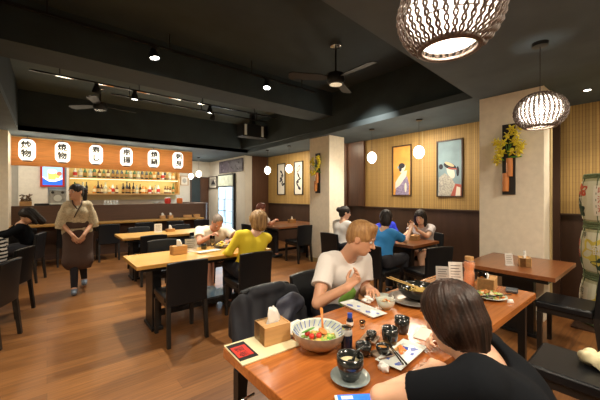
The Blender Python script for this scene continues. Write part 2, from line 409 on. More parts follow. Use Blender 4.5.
def sdf_obj(name, prims, h, m, parent=None, disp=None, base=(0, 0, 0), matfn=None, mats=None):
    V, F = sdf_mesh(prims, h, disp, base)
    me = bpy.data.meshes.new(name)
    me.vertices.add(len(V)); me.vertices.foreach_set('co', V.astype(np.float32).ravel())
    me.loops.add(F.size); me.loops.foreach_set('vertex_index', F.astype(np.int32).ravel())
    me.polygons.add(len(F)); me.polygons.foreach_set('loop_start', np.arange(0, F.size, 4, dtype=np.int32))
    me.update(calc_edges=True); me.validate()
    for q in (mats or [m]): me.materials.append(M[q] if isinstance(q, str) else q)
    if matfn is not None:
        cen = V[F].mean(1) + np.array(base); me.polygons.foreach_set('material_index', matfn(cen).astype(np.int32))
    me.polygons.foreach_set('use_smooth', np.ones(len(F), bool))
    o = bpy.data.objects.new(name, me); link(o, parent)
    return o
def wrinkle(amp, f=22, seed=0):
    rs = np.random.RandomState(seed); K = rs.normal(size=(5, 3)) * f * np.array([1, 1, .55]); ph = rs.uniform(0, 6.28, 5)
    def fn(P):
        s = 0
        for i in range(5): s = s + np.sin(P @ K[i] + ph[i] + 1.3 * np.sin(P @ K[(i + 1) % 5] * .5))
        return amp * s / 2.5
    return fn

def frame(fwd, up=(0, 0, 1)):
    f = Vector(fwd).normalized(); r = f.cross(Vector(up)).normalized(); u = r.cross(f)
    return Matrix((r, f, u)).transposed()        # columns right, forward, up
def hand(wr, dirn, palm, side, s=1, curl=.5, spread=1.0):
    """palm, four jointed fingers of different length and a thumb from the palm's side.  palm = normal of the inner hand; side=+1 thumb to dirn x palm"""
    d = Vector(dirn).normalized(); p = Vector(palm); p = (p - d * p.dot(d)).normalized(); t = d.cross(p) * side
    wr = Vector(wr); P = []
    k = wr + d * .085 * s
    P += [cap(wr + t * .012 * s, k + t * .026 * s, .016 * s, .0145 * s, .012), cap(wr - t * .010 * s, k - t * .024 * s, .016 * s, .013 * s, .012), cap(wr, k, .017 * s, .015 * s, .012)]
    for i, (o, ln) in enumerate(((.030, .070), (.010, .078), (-.010, .072), (-.029, .056))):
        q = k + t * o * s - d * .008 * s; c = curl * (1 + .12 * i); a = 0.0
        dd = (d + t * o * 4 * spread).normalized(); r0 = .0092 * s
        for j, fr in enumerate((.45, .32, .23)):
            a += c * (.6, .9, .7)[j]
            v = dd * math.cos(a) + p * math.sin(a)
            q2 = q + v * ln * fr * s * 1.05
            P.append(cap(q, q2, r0 - .0008 * j * s, r0 - .0008 * (j + 1) * s, .004)); q = q2
    q = wr + d * .025 * s + t * .020 * s; v = (d * .55 + t * .75 + p * .35).normalized(); q2 = q + v * .038 * s
    P.append(cap(q, q2, .013 * s, .0105 * s, .008)); v2 = (d * .9 + t * .2 + p * .4).normalized(); q3 = q2 + v2 * .030 * s
    P.append(cap(q2, q3, .0105 * s, .0095 * s, .005)); P.append(cap(q3, q3 + (v2 - t * .2) * .022 * s, .0095 * s, .008 * s, .005))
    return P
def figure(name, label, P, N, H, fwd, look, el, wr, kn=None, an=None, group=None, vox=.009, s=1.0, skin='skin', top='shirt_white', sleeve='short',
           bottom='trouser', leg_end=None, shoes='shoe_b', hair='short', hairm='hair_black', female=False, hand_dir=None, palm=None, curl=(.6, .6), neck_cut=.055, topfn=None,
           skirt=False, bottom_vox=None, cat='person', base=None, up=None, hair_vox=None, wide=1.0):
    P, N, H = Vector(P), Vector(N), Vector(H)
    if P.z < .6: P.z = .58
    f = Vector(fwd); f.z = 0; f.normalize(); rt = f.cross(Vector((0, 0, 1)))
    base = Vector(base) if base is not None else Vector((P.x, P.y, 0))
    root = empty(name, base, 0, label, cat, group); b = tuple(base)
    ax = (N - P).normalized(); sw = (.165 if female else .19) * s * wide; hw = (.10 if female else .09) * s
    tf = (f - ax * f.dot(ax)).normalized(); tr = tf.cross(ax)
    sh = [N - ax * .055 * s + tr * sg * sw for sg in (-1, 1)]             # left, right
    hp = [P + rt * sg * hw - Vector((0, 0, .03)) for sg in (-1, 1)]
    el = [Vector(e) for e in el]; wr = [Vector(x) for x in wr]
    kn = [Vector(k) for k in kn] if kn else [P + f * .42 * s + rt * sg * .12 + Vector((0, 0, -.02)) for sg in (-1, 1)]
    an = [Vector(k) for k in an] if an else [Vector((kn[i].x, kn[i].y, .09)) + f * .02 for i in (0, 1)]
    Hf = frame(look, up or (0, 0, 1))
    def hl(x, y, z): return H + Hf @ (Vector((x, y, z)) * s)
    L = (N - P).length; ch = P + ax * L * .68; wa = P + ax * L * .33
    cw, cr = ((.068, .088) if female else (.085, .100)); cw *= s * wide; cr *= s
    ww, wrad = ((.045, .082) if female else (.062, .092)); ww *= s; wrad *= s
    def torso(e=0.0):
        q = []
        for sg in (-1, 1):
            q += [cap(P + rt * sg * hw * .75, wa + tr * sg * ww, .105 * s + e, wrad + e, .05), cap(wa + tr * sg * ww, ch + tr * sg * cw, wrad + e, cr + e, .05),
                  cap(ch + tr * sg * cw, N - ax * .065 * s + tr * sg * sw * .72, cr * .92 + e, .055 * s + e, .05)]
        if female: q += [ell(ch + tf * .065 * s + tr * sg * .065 * s - ax * .02, (.052 * s + e,) * 3, None, .04) for sg in (-1, 1)]
        return q
    def limb(e=0.0, full=True): return None
    body = torso()
    nb = N - ax * .03; body += [cap(nb, hl(0, -.02, -.06), .055 * s if female else .062 * s, .050 * s if female else .058 * s, .03),
                               cap(N - ax * .04 + tr * -.09 * s, N - ax * .04 + tr * .09 * s, .042 * s, None, .04)]
    for i in (0, 1):
        ra = .040 * s if female else .048 * s
        body += [cap(sh[i], el[i], ra + .006, ra * .82, .03), cap(el[i], wr[i], ra * .84, .024 * s if female else .028 * s, .012)]
        sg = -1 if i == 0 else 1
        hd = Vector(hand_dir[i]) if hand_dir else (wr[i] - el[i]).normalized()
        pm = Vector(palm[i]) if palm else Vector((0, 0, -1))
        body += hand(wr[i], hd, pm, -sg if not palm else -sg, s * (.92 if female else 1.0), curl[i])
        body += [cap(hp[i], kn[i], .083 * s, .056 * s, .03), cap(kn[i], an[i], .054 * s, .036 * s, .02)]
        ff = f; body += [cap(an[i] - Vector((0, 0, .03)), Vector((an[i].x, an[i].y, .035)) + ff * .14 * s, .034 * s, .026 * s, .03)]
    # head
    body += [ell(hl(0, -.012, .035), (.074 * s, .092 * s, .083 * s), Hf, .02), ell(hl(0, .012, -.035), (.058 * s, .070 * s, .078 * s), Hf, .04),
             ell(hl(0, .045, -.088), (.030 * s, .030 * s, .024 * s), Hf, .03)]
    body += [ell(hl(sg * .030, .088, .004), (.019 * s, .012 * s, .012 * s), Hf, .012, True) for sg in (-1, 1)]
    body += [cap(hl(0, .078, .012), hl(0, .104, -.030), .008 * s, .013 * s, .014), cap(hl(-.013, .086, -.034), hl(.013, .086, -.034), .008 * s, None, .008),
             cap(hl(-.028, .082, .022), hl(.028, .082, .022), .009 * s, None, .02), cap(hl(-.016, .076, -.060), hl(.016, .076, -.060), .010 * s, None, .012)]
    body += [ell(hl(sg * .076, -.010, -.004), (.008 * s, .020 * s, .032 * s), Hf, .008) for sg in (-1, 1)]
    sdf_obj('body', body, vox, skin, root, base=b)
    for sg in (-1, 1):
        ey = MB().ell(hl(sg * .030, .0765, .003) - base, (.0115 * s,) * 3, 12).build('eye', 'eyew', root, smooth=True); MB().ell(hl(sg * .030, .0838, .003) - base, (.0058 * s,) * 3, 8).build('iris', 'iris', ey, smooth=True)
        MB().tube([hl(sg * x, y, z) - base for x, y, z in ((.014, .094, .026), (.030, .092, .031), (.047, .080, .026))], .0032 * s, 6).build('eyebrow', hairm, root, smooth=True)
    MB().ell(hl(0, .0885, -.060) - base, (.021 * s, .006 * s, .0065 * s), 12, rot=Hf).build('mouth', 'lip', root, smooth=True)
    # top
    if top:
        e = .014; q = torso(e)
        q += [cap(N - ax * .045 + tr * -.1 * s, N - ax * .045 + tr * .1 * s, .045 * s + e, None, .04)]
        for i in (0, 1):
            ra = (.040 if female else .048) * s + .012
            if sleeve == 'short':
                m_ = sh[i].lerp(el[i], .62); q += [cap(sh[i], m_, ra + .008, ra + .012, .03, 'b')]
            elif sleeve == 'long':
                q += [cap(sh[i], el[i], ra + .008, ra * .95, .03), cap(el[i], el[i].lerp(wr[i], .93), ra * .95, ra * .72, .02, 'b')]
            elif sleeve == 'kimono':
                m_ = sh[i].lerp(el[i], 1.15); q += [cap(sh[i], m_, ra + .006, ra + .02, .03, 'b'), cap(sh[i].lerp(el[i], .5) + rt * (-.02 if i == 0 else .02), m_ - Vector((0, 0, .05)) , ra, ra + .015, .03, 'b')]
        q += [cap(N - ax * .02, hl(0, 0, -.02), neck_cut * s + .012, .09 * s, .012, sub=True)]
        q += [half(P - ax * (.05 if bottom else .1), -ax)]
        if topfn: mf, mts = topfn(ch, tf, tr, ax)
        else: mf, mts = None, None
        sdf_obj('top' if top != 'kimono' else 'kimono_top', q, min(vox, .010), top, root, disp=wrinkle(.0035, 26, 3), base=b, matfn=mf, mats=mts)
    bv = bottom_vox or max(vox, .010)
    if skirt:
        zt = P.z + .12; q = []
        for sg in (-1, 1):
            q += [cap(P + rt * sg * .06 + Vector((0, 0, .12)), P + rt * sg * .07 + Vector((0, 0, -.05)), .095, .112, .04), cap(P + rt * sg * .07 + Vector((0, 0, -.05)), kn[0].lerp(kn[1], .5) + rt * sg * .075 + Vector((0, 0, -.02)), .120, .112, .05),
                  cap(kn[0].lerp(kn[1], .5) + rt * sg * .075, Vector((an[0].lerp(an[1], .5).x, an[0].lerp(an[1], .5).y, .30)) + rt * sg * .048, .112, .100, .05)]
        q += [half((0, 0, .33), (0, 0, -1)), half((0, 0, zt), (0, 0, 1))]
        ang = wrinkle(.006, 14, 5)
        sdf_obj('skirt', q, .010, bottom, root, disp=lambda Q: ang(Q * np.array([2.2, 2.2, .3])), base=b)
        for i in (0, 1): sdf_obj('legging', [cap(kn[i], an[i], .06, .042, .02)], .010, 'trouser', root, base=b)
    elif bottom:
        q = [cap(P - rt * hw * .75, P + rt * hw * .75, .118 * s, None, .03)]
        for i in (0, 1):
            q += [cap(hp[i], kn[i], .098 * s, .072 * s, .03)]
            if leg_end is None: q += [cap(kn[i], kn[i].lerp(an[i], .96), .070 * s, .054 * s, .02, 'b')]
            else: q[-1] = cap(hp[i], hp[i].lerp(kn[i], leg_end), .100 * s, .085 * s, .03, 'b')
        sdf_obj('trousers' if leg_end is None else 'shorts', q, bv, bottom, root, disp=wrinkle(.004, 22, 9), base=b)
    if shoes:
        for i in (0, 1):
            a0 = an[i]; z0 = a0.z - .09; sdf_obj('shoe', [cap((a0.x - f.x * .03, a0.y - f.y * .03, z0 + .045), Vector((a0.x, a0.y, z0 + .036)) + f * .15 * s, .043, .036, .02), half((0, 0, z0 + .004), (0, 0, -1))], .009, shoes, root, base=b)
    # hair
    hv = hair_vox or vox
    def strands(amp, f=42.0):
        Hn = np.array(Hf); Hc = np.array(H)
        def fn(Q):
            q = (Q - Hc) @ Hn; a = np.arctan2(q[:, 0], -(q[:, 1] + .03)); return amp * (np.sin(a * f + 30 * q[:, 2]) + .6 * np.sin(a * f * .37 + 2 + 12 * q[:, 2]))
        return fn
    face = [ell(hl(0, .095, -.045), (.066 * s, .075 * s, .085 * s), Hf, .012, True)]
    if hair == 'short':
        q = [ell(hl(0, -.012, .040), (.084 * s, .103 * s, .096 * s), Hf, .02), cap(hl(-.03, .06, .10), hl(.04, .055, .105), .026 * s, None, .03), ell(hl(0, -.055, -.005), (.070 * s, .055 * s, .07 * s), Hf, .02)] + face
        q += [half(hl(0, -.04, -.072), -Hf.col[2])] + [ell(hl(sg * .085, .012, -.055), (.03, .045, .055), Hf, .01, True) for sg in (-1, 1)]; am = .0025
    elif hair == 'cropped':
        q = [ell(hl(0, -.016, .034), (.0775 * s, .0955 * s, .088 * s), Hf, .02)] + [ell(hl(0, .105, -.01), (.074 * s, .075 * s, .10 * s), Hf, .012, True), half(hl(0, 0, -.04), -Hf.col[2])]; am = .001
    elif hair == 'bob':
        q = [ell(hl(0, -.015, .035), (.086 * s, .104 * s, .094 * s), Hf, .02), ell(hl(0, -.042, -.035), (.080 * s, .076 * s, .082 * s), Hf, .03), ell(hl(0, -.055, -.08), (.050 * s, .042 * s, .05 * s), Hf, .03)] + face; am = .0028
    elif hair == 'nape':
        q = [ell(hl(0, -.012, .030), (.086 * s, .102 * s, .090 * s), Hf, .02), ell(hl(0, -.022, -.030), (.082 * s, .080 * s, .070 * s), Hf, .03), cap(hl(0, -.040, -.045), hl(0, -.055, -.120), .066 * s, .034 * s, .04)] + face; am = .0016
    elif hair == 'bobfull':
        q = [ell(hl(0, -.010, .030), (.081 * s, .100 * s, .088 * s), Hf, .02), ell(hl(0, -.040, -.035), (.074 * s, .070 * s, .075 * s), Hf, .03), ell(hl(0, -.05, -.08), (.046 * s, .038 * s, .045 * s), Hf, .03)] + [cap(hl(sg * .062, .045, .03), hl(sg * .060, .025, -.055), .030, .022, .03) for sg in (-1, 1)] + face; am = .0022
    elif hair == 'puffy':
        q = [ell(hl(0, -.02, .035), (.108 * s, .120 * s, .108 * s), Hf, .02), ell(hl(0, -.045, -.04), (.095 * s, .085 * s, .085 * s), Hf, .03)] + face; am = .006
    elif hair == 'long':
        q = [ell(hl(0, -.012, .035), (.088 * s, .104 * s, .094 * s), Hf, .02), cap(hl(0, -.06, 0), hl(0, -.085, -.20), .078 * s, .060 * s, .04), cap(hl(.07, -.01, 0), hl(.075, -.0, -.17), .03 * s, .022 * s, .03), cap(hl(-.07, -.01, 0), hl(-.075, -.0, -.17), .03 * s, .022 * s, .03)] + face; am = .004
    elif hair == 'ponytail':
        q = [ell(hl(0, -.012, .038), (.082 * s, .101 * s, .090 * s), Hf, .02), ell(hl(0, -.05, -.02), (.068 * s, .055 * s, .065 * s), Hf, .02), cap(hl(0, -.10, .05), hl(0, -.15, .03), .026, .034, .02), cap(hl(0, -.15, .03), hl(0, -.155, -.15), .036, .022, .02)] + face; am = .003
    elif hair == 'bun':
        q = [ell(hl(0, -.012, .038), (.083 * s, .103 * s, .092 * s), Hf, .02), ell(hl(0, -.05, -.02), (.068 * s, .055 * s, .065 * s), Hf, .02), ell(hl(0, -.12, .05), (.048, .045, .045), Hf, .015)] + face; am = .003
    if hair: sdf_obj('hair', q, hv, hairm, root, disp=strands(am), base=b)
    return root, hl
# ------------------------------------------------------------------ the room
def S_(name, m, *boxes, **kw):
    b = MB()
    for q in boxes: b.b6(*q)
    return struct(b.build(name, m, None, **kw))
S_('floor', 'floor', (-3.2, 6.0, -3.2, 11.4, -.1, 0))
S_('wall_right', 'wain', (5.69, 5.85, -3.2, 8.5, 0, 2.7))
S_('wall_back', 'white', (-1.2, 4.8, 11.2, 11.35, 0, 2.7))
S_('wall_left', 'cream', (-3.2, -3.05, -3.2, 11.2, 0, 2.7))
S_('wall_front', 'cream', (-3.2, 5.9, -3.35, -3.2, 0, 2.7))
S_('wall_alcove', 'white', (4.8, 5.05, 8.5, 11.2, 0, 2.7))
S_('wall_far', 'wood_wall', (5.05, 5.85, 8.5, 8.65, 0, 2.7))
S_('pillar_left', 'cream', (-1.3, -.58, 8.15, 8.9, 0, 2.7))
S_('wall_kitchen', 'cream', (-1.3, -1.2, 8.9, 11.2, 0, 2.7))
S_('pillar_far', 'cream', (4.52, 4.97, 4.49, 5.11, 0, 2.7), bevel=.004)
S_('pillar_near', 'cream', (4.36, 4.62, .90, 1.575, 0, 2.7), bevel=.004)
S_('trim_pillar', 'creamdark', (4.62, 4.68, .885, 1.575, 0, 2.7))
S_('baseboard_pillar', 'creamdark', (4.505, 4.52, 4.475, 5.125, 0, .08), (4.52, 4.985, 4.475, 4.49, 0, .08))
# bamboo panels on the right wall, above the brown wainscot
for i, (y0, y1) in enumerate(((-3.1, .98), (1.7, 3.06), (3.075, 4.46), (5.7, 8.47))):
    struct(MB().b6(5.66, 5.69, y0, y1, 1.19, 2.7).build('wall_bamboo_panel', 'bamboo'))
S_('trim_1', 'creamdark', (5.655, 5.665, 3.06, 3.075, 1.19, 2.7))
S_('trim_2', 'wain', (5.63, 5.69, .98, 1.7, 0, 2.7))
S_('trim_3', 'wood_wall', (5.60, 5.69, 4.46, 5.7, 1.19, 2.7))
S_('trim_4', 'wood_wall', (5.56, 5.60, 4.95, 5.03, 0, 2.7))
S_('trim_5', 'wain', (5.645, 5.69, -3.1, 8.5, 1.165, 1.19))
# ceiling: a low grey slab all round a black recess with a beam across it
b = MB()
def slab(poly, z0=2.7, z1=2.8):
    n = len(poly); b.add([(x, y, z0) for x, y in poly] + [(x, y, z1) for x, y in poly], [tuple(range(n)), tuple(range(2 * n - 1, n - 1, -1))] + [(i, i + n, (i + 1) % n + n, (i + 1) % n) for i in range(n)])
slab([(-3.2, -3.3), (6, -3.3), (6, 1.62), (4.22, 1.60), (1.38, 1.42), (-.43, 1.30), (-3.2, 1.30)])
slab([(4.22, 1.60), (6, 1.62), (6, 11.4), (4.60, 11.4), (4.60, 8.0), (4.45, 5.0)])
slab([(-3.2, 1.30), (-.43, 1.30), (-.43, 8.0), (-3.2, 8.0)])
slab([(-3.2, 8.0), (4.60, 8.0), (4.60, 11.4), (-3.2, 11.4)])
struct(b.build('ceiling', 'ceiling'))
S_('ceiling_recess_far', 'beamlight', (-.53, 4.7, 4.85, 8.1, 3.5, 3.6))
S_('ceiling_recess', 'recess', (-.53, 4.7, 1.2, 4.85, 3.5, 3.6), (-.53, -.43, 1.3, 8.0, 2.8, 3.5), (-.53, 4.7, 8.0, 8.1, 2.702, 3.5), (4.50, 4.62, 1.3, 8.1, 2.79, 3.5), (-.53, 4.7, 1.2, 1.3, 2.8, 3.5))
S_('ceiling_side_face', 'recess', (4.40, 4.52, 1.62, 8.0, 2.801, 3.5))
S_('trim_beam', 'recess', (-.43, 3.75, 4.3, 4.85, 3.03, 3.5))
S_('trim_beam_end', 'recess', (3.75, 4.4, 4.3, 4.85, 3.03, 3.5))
# bar: wooden sign board with lanterns, counter, dining ledge, lit shelves
sg = MB().b6(-.58, 3.24, 8.8, 8.86, 2.08, 2.68).build('sign_board', 'sign'); tag(sg, 'long orange wood fascia board over the bar, behind the row of lanterns', 'sign board')
S_('trim_sign', 'creamdark', (-.58, 3.24, 8.79, 8.87, 2.68, 2.70))
bc = empty('bar_counter', (1.5, 9.0, 0), 0, 'long dark brown bar counter with rounded end, running under the lantern sign', 'counter')
m = MB(); pts = [(-2.08, -.2), (2.0, -.2)]
for k in range(9):
    a = -PI / 2 + PI / 2 * k / 8; pts.append((2.0 + .28 * math.cos(a), .08 + .28 * math.sin(a)))
pts += [(2.28, 1.6), (2.05, 1.6), (2.05, .2), (-2.08, .2)]
m.prism(pts, 0, 1.18).build('counter_front', 'counter', bc, smooth='auto')
MB().prism([(x * 1.006, y * 1.02) for x, y in pts], 1.18, 1.21).build('counter_top', 'counter', bc, smooth='auto')
lg = empty('dining_ledge', (1.5, 8.5, 0), 0, 'narrow wooden dining ledge fixed along the front of the brown bar counter', 'ledge')
MB().b6(-2.08, 1.9, -.2, .29, .78, .815).build('ledge_top', 'table_pale', lg, bevel=.004)
for x in (-1.9, -.6, .7, 1.8): MB().b6(x - .02, x + .02, .0, .29, .6, .78).build('bracket', 'metal_black', lg)
# partition, poster and backbar
S_('wall_partition', 'cream', (-.58, .02, 10.9, 11.0, 0, 2.6), (.42, .47, 10.6, 11.0, 0, 2.6))
sh = empty('bar_shelves', (2.0, 11.0, 0), 0, 'two long glowing yellow wall shelves of bottles behind the bar', 'shelf')
MB().b6(-1.53, 1.5, .1, .14, 1.30, 2.5).build('back_panel', 'backbar', sh)
MB().b6(-1.53, 1.5, -.22, .1, 1.46, 1.50).build('shelf_board', 'shelf', sh); MB().b6(-1.53, 1.5, -.22, .1, 1.93, 1.97).build('shelf_board', 'shelf', sh)
MB().b6(1.5, 1.54, -.22, .1, 1.46, 2.4).build('side_panel', 'shelf', sh); MB().b6(-1.57, -1.53, -.22, .1, 1.3, 2.4).build('side_panel', 'shelf', sh)
MB().b6(-1.5, 1.48, -.21, -.19, 1.915, 1.93).build('light_strip', emis('shelf_strip', (1, .85, .45), 2), sh)
MB().b6(-1.5, 1.48, -.21, -.19, 2.40, 2.415).build('light_strip', emis('shelf_strip2', (1, .85, .45), 2), sh)
lamp('AREA', (1.98, 10.86, 1.90), 4, (1, .82, .42), sx=3, sy=.1, target=(1.98, 11.1, 1.5), name='shelf_light')
lamp('AREA', (1.98, 10.84, 2.42), 4.5, (1, .82, .42), sx=3, sy=.1, target=(1.98, 11.1, 2.0), name='shelf_light')
lamp('AREA', (1.6, 9.9, 2.66), 22, NEUT, sx=3.2, sy=.6, target=(1.6, 9.9, 0), name='kitchen_light')
lamp('AREA', (4.0, 9.9, 2.66), 14, NEUT, size=.5, target=(4.0, 9.9, 0), name='corridor_light')
lamp('AREA', (-.6, 9.9, 2.66), 8, NEUT, size=.4, target=(-.3, 10.4, 0), name='kitchen_light')
lamp('AREA', (-1.6, 6.2, 2.68), 22, WARM, size=.4, target=(-1.6, 6.2, 0), name='side_room_light')
# doors and pictures at the corridor
S_('door_1', 'recess', (4.08, 4.40, 11.15, 11.2, 0, 2.07))
S_('door_2', 'wood_wall', (4.43, 4.73, 11.14, 11.2, 0, 2.07))
S_('trim_6', 'wain', (4.04, 4.08, 11.13, 11.2, 0, 2.12), (4.40, 4.43, 11.13, 11.2, 0, 2.12), (4.04, 4.76, 11.13, 11.2, 2.07, 2.12))
fr = empty('display_fridge', (4.74, 9.7, 0), 0, 'tall glass-door drinks fridge glowing cold blue in the white corridor wall', 'fridge')
MB().b6(-.02, .06, -.58, .58, 0, 2.17).build('cabinet', 'metal_black', fr)
gd = MB().b6(-.03, -.02, -.54, .54, .12, 1.72).build('glass_door', emis('cold_lit_glass', (.55, .80, 1.0), 1.0), fr)
MB().b6(-.035, -.02, -.54, .54, 1.76, 2.12).build('header', mat('fridge_header', (.55, .62, .52), .4, var=.2, vscale=6), fr)
for y in (-.02, -.52, .52): MB().b6(-.045, -.03, y - .02, y + .02, .1, 1.74).build('door_frame', 'chrome', gd)
MB().b6(-.06, -.045, .04, .06, .7, 1.3).build('handle', 'metal_black', gd)
for z in (.5, .9, 1.3): MB().b6(-.034, -.03, -.5, .5, z, z + .02).build('shelf', 'chrome', fr)
lamp('AREA', (4.60, 9.7, 1.0), 10, (.6, .82, 1), sx=1, sy=1.5, target=(3.6, 9.4, .9), name='fridge_light')
bd = empty('notice_board', (4.785, 9.45, 2.42), 0, 'dark purple board with pale scribbles above the glowing fridge', 'board')
m = MB().b6(-.02, .012, -.85, .85, -.21, .21)
for k in range(26):
    y = random.uniform(-.78, .78); z = random.uniform(-.16, .16); m.tube([(-.024, y + random.uniform(-.05, .05), z + random.uniform(-.05, .05)) for _ in range(4)], .006, 4, mi=1)
m.build('panel', [mat('board_purple', (.03, .022, .035), .5, var=.8, vscale=9, col2=(.09, .075, .10)), mat('pale_scribble', (.25, .22, .26), .6)], bd)
def picture(name, label, c, w_, h_, axis, group=None, frame_m='leg', fw=.02):
    """a framed flat picture on a wall; axis 'X': hangs on a wall facing -X; 'Y': facing -Y. returns (root, place) ; place(u, v) -> local point, u,v in 0..1"""
    r = empty(name, c, 0, label, 'picture', group)
    def pl(u, v, d=0): return ((-.018 - d, (.5 - u) * w_, (v - .5) * h_) if axis == 'X' else ((u - .5) * w_, -.018 - d, (v - .5) * h_))
    m = MB()
    for (u0, u1, v0, v1) in ((-fw / w_, 0, -fw / h_, 1 + fw / h_), (1, 1 + fw / w_, -fw / h_, 1 + fw / h_), (0, 1, -fw / h_, 0), (0, 1, 1, 1 + fw / h_)):
        a = pl(u0, v0, .012); q = pl(u1, v1, -.03 + .012); m.b6(min(a[0], q[0]), max(a[0], q[0]) + (0 if axis == 'Y' else 0), min(a[1], q[1]), max(a[1], q[1]), min(a[2], q[2]), max(a[2], q[2]))
    m.build('frame', frame_m, r)
    return r, pl
def flat(pl, poly, d): return [pl(u, v, d) for u, v in poly]
def shape(m, pl, poly, d, mi): m.add(flat(pl, poly, d), [tuple(range(len(poly)))], mi)
def oval(cu, cv, ru, rv, n=18, a0=0, tilt=0):
    o = []
    for k in range(n):
        a = 2 * PI * k / n + a0; x, y = ru * math.cos(a), rv * math.sin(a); o.append((cu + x * math.cos(tilt) - y * math.sin(tilt), cv + x * math.sin(tilt) + y * math.cos(tilt)))
    return o
AR = [mat('art_orange', (.78, .38, .08), .6, var=.15, vscale=6), mat('art_teal', (.24, .36, .42), .6, var=.15, vscale=4), mat('art_white', (.75, .72, .64), .6), mat('art_ink', (.02, .02, .03), .6),
      mat('art_lilac', (.28, .24, .40), .6, var=.3, vscale=30), mat('art_grey', (.25, .25, .24), .6, var=.8, vscale=45, col2=(.6, .58, .5)), mat('art_red', (.45, .10, .07), .6), mat('art_tan', (.65, .50, .30), .6)]
r, pl = picture('framed_print', 'tall framed print of a kimono figure on orange ground, on the bamboo wall', (5.655, 3.51, 1.955), .40, 1.0, 'X', frame_m='wain')
m = MB(); shape(m, pl, [(0, 0), (1, 0), (1, 1), (0, 1)], -.012, 0)
shape(m, pl, [(.12, 0), (.9, 0), (.92, .2), (.8, .38), (.5, .34), (.2, .22)], -.010, 4); shape(m, pl, [(.1, .12), (.4, .2), (.75, .38), (.8, .5), (.55, .48), (.3, .36), (.12, .26)], -.009, 2)
shape(m, pl, oval(.55, .54, .17, .07, tilt=.3), -.008, 2); shape(m, pl, oval(.5, .60, .18, .055), -.007, 3); shape(m, pl, oval(.42, .54, .08, .06), -.006, 3); shape(m, pl, oval(.3, .57, .05, .03), -.006, 1); shape(m, pl, oval(.72, .15, .06, .1), -.006, 2)
m.build('print', AR, r)
r, pl = picture('framed_print', 'tall framed print of a kimono figure on grey-blue ground, on the bamboo wall', (5.655, 2.54, 1.935), .43, 1.0, 'X', frame_m='wain')
m = MB(); shape(m, pl, [(0, 0), (1, 0), (1, 1), (0, 1)], -.012, 1)
shape(m, pl, [(.02, .0), (.75, .0), (.8, .15), (.6, .32), (.3, .42), (.05, .34)], -.010, 5); shape(m, pl, oval(.55, .44, .19, .10, tilt=-.5), -.009, 2); shape(m, pl, oval(.52, .54, .27, .055, tilt=-.15), -.008, 3)
shape(m, pl, oval(.5, .575, .20, .03, tilt=-.2), -.007, 7); shape(m, pl, oval(.84, .44, .06, .09), -.007, 3); shape(m, pl, oval(.14, .54, .09, .05), -.007, 3); shape(m, pl, [(.45, .5), (.8, .47), (.8, .49), (.45, .52)], -.006, 6)
shape(m, pl, [(.55, 0), (1, 0), (1, .2), (.75, .22)], -.006, 6); shape(m, pl, [(.75, 0), (.95, 0), (.95, .15), (.8, .17)], -.005, 2)
m.build('print', AR, r)
for (yc, lab, sd) in ((7.72, 'tall white calligraphy print with one curling ink stroke, farther of the pair', 3), (6.87, 'tall white calligraphy print with a ring and bold ink strokes, nearer of the pair', 8)):
    r, pl = picture('calligraphy_print', lab, (5.655, yc, 1.945), .36, .93, 'X')
    m = MB(); shape(m, pl, [(0, 0), (1, 0), (1, 1), (0, 1)], -.012, 2); rs = random.Random(sd)
    ys = [.75, .68, .60, .52, .45, .38, .32] if sd == 3 else [.60, .52, .45, .38, .3, .24, .18]
    for k, v in enumerate(ys):
        shape(m, pl, oval(.45 + .14 * math.sin(k * 1.3) + (.03 * k if sd == 3 else 0), v, rs.uniform(.12, .26), rs.uniform(.025, .05), tilt=rs.uniform(-.5, .5)), -.011 + .0004 * k, 3)
    if sd == 8:
        shape(m, pl, oval(.48, .79, .24, .085, tilt=.3), -.0105, 3); shape(m, pl, oval(.48, .79, .18, .062, tilt=.3), -.010, 2); shape(m, pl, oval(.50, .77, .12, .012, tilt=.5), -.0095, 3)
    m.build('print', AR, r)
r, pl = picture('framed_photograph', 'small dark framed photograph on the white corridor wall left of the fridge', (4.775, 10.82, 1.92), .66, .40, 'X')
m = MB(); shape(m, pl, [(0, 0), (1, 0), (1, 1), (0, 1)], -.012, 2); shape(m, pl, [(.12, .15), (.88, .15), (.88, .85), (.12, .85)], -.011, 5); shape(m, pl, [(.2, .3), (.5, .75), (.8, .3)], -.010, 3); shape(m, pl, oval(.7, .65, .1, .12), -.009, 2)
m.build('print', AR, r)
r, pl = picture('framed_photograph', 'small square framed picture on the white wall right of the bottle shelves', (3.83, 11.185, 1.97), .24, .30, 'Y', frame_m='shelf')
m = MB(); shape(m, pl, [(0, 0), (1, 0), (1, 1), (0, 1)], -.012, 2); shape(m, pl, oval(.5, .5, .3, .3), -.011, 5); m.build('print', AR, r)
r, pl = picture('beer_poster', 'backlit beer poster in red frame, mug of beer on blue', (.12, 10.885, 1.985), .43, .52, 'Y', frame_m='red', fw=.05)
PS = [emis('poster_sky', (.30, .62, .95), 1.0), emis('poster_blue', (.02, .12, .62), .9), emis('poster_beer', (1, .55, .10), 1.2), emis('poster_foam', (1, .95, .85), 1.2), emis('poster_brown', (.45, .15, .08), .8)]
m = MB(); shape(m, pl, [(0, 0), (1, 0), (1, 1), (0, 1)], -.012, 0); shape(m, pl, [(0, 0), (1, 0), (1, .32), (.6, .18), (.3, .2), (0, .4)], -.011, 1); shape(m, pl, [(0, .4), (.3, .2), (.6, .18), (1, .32), (1, .38), (.6, .26), (.3, .27), (0, .46)], -.0105, 3)
shape(m, pl, [(.28, .28), (.66, .28), (.68, .68), (.26, .68)], -.010, 2); shape(m, pl, oval(.47, .72, .23, .12), -.009, 3); shape(m, pl, oval(.76, .5, .12, .14), -.0095, 2); shape(m, pl, oval(.84, .62, .14, .12), -.009, 4)
m.build('print', PS, r)
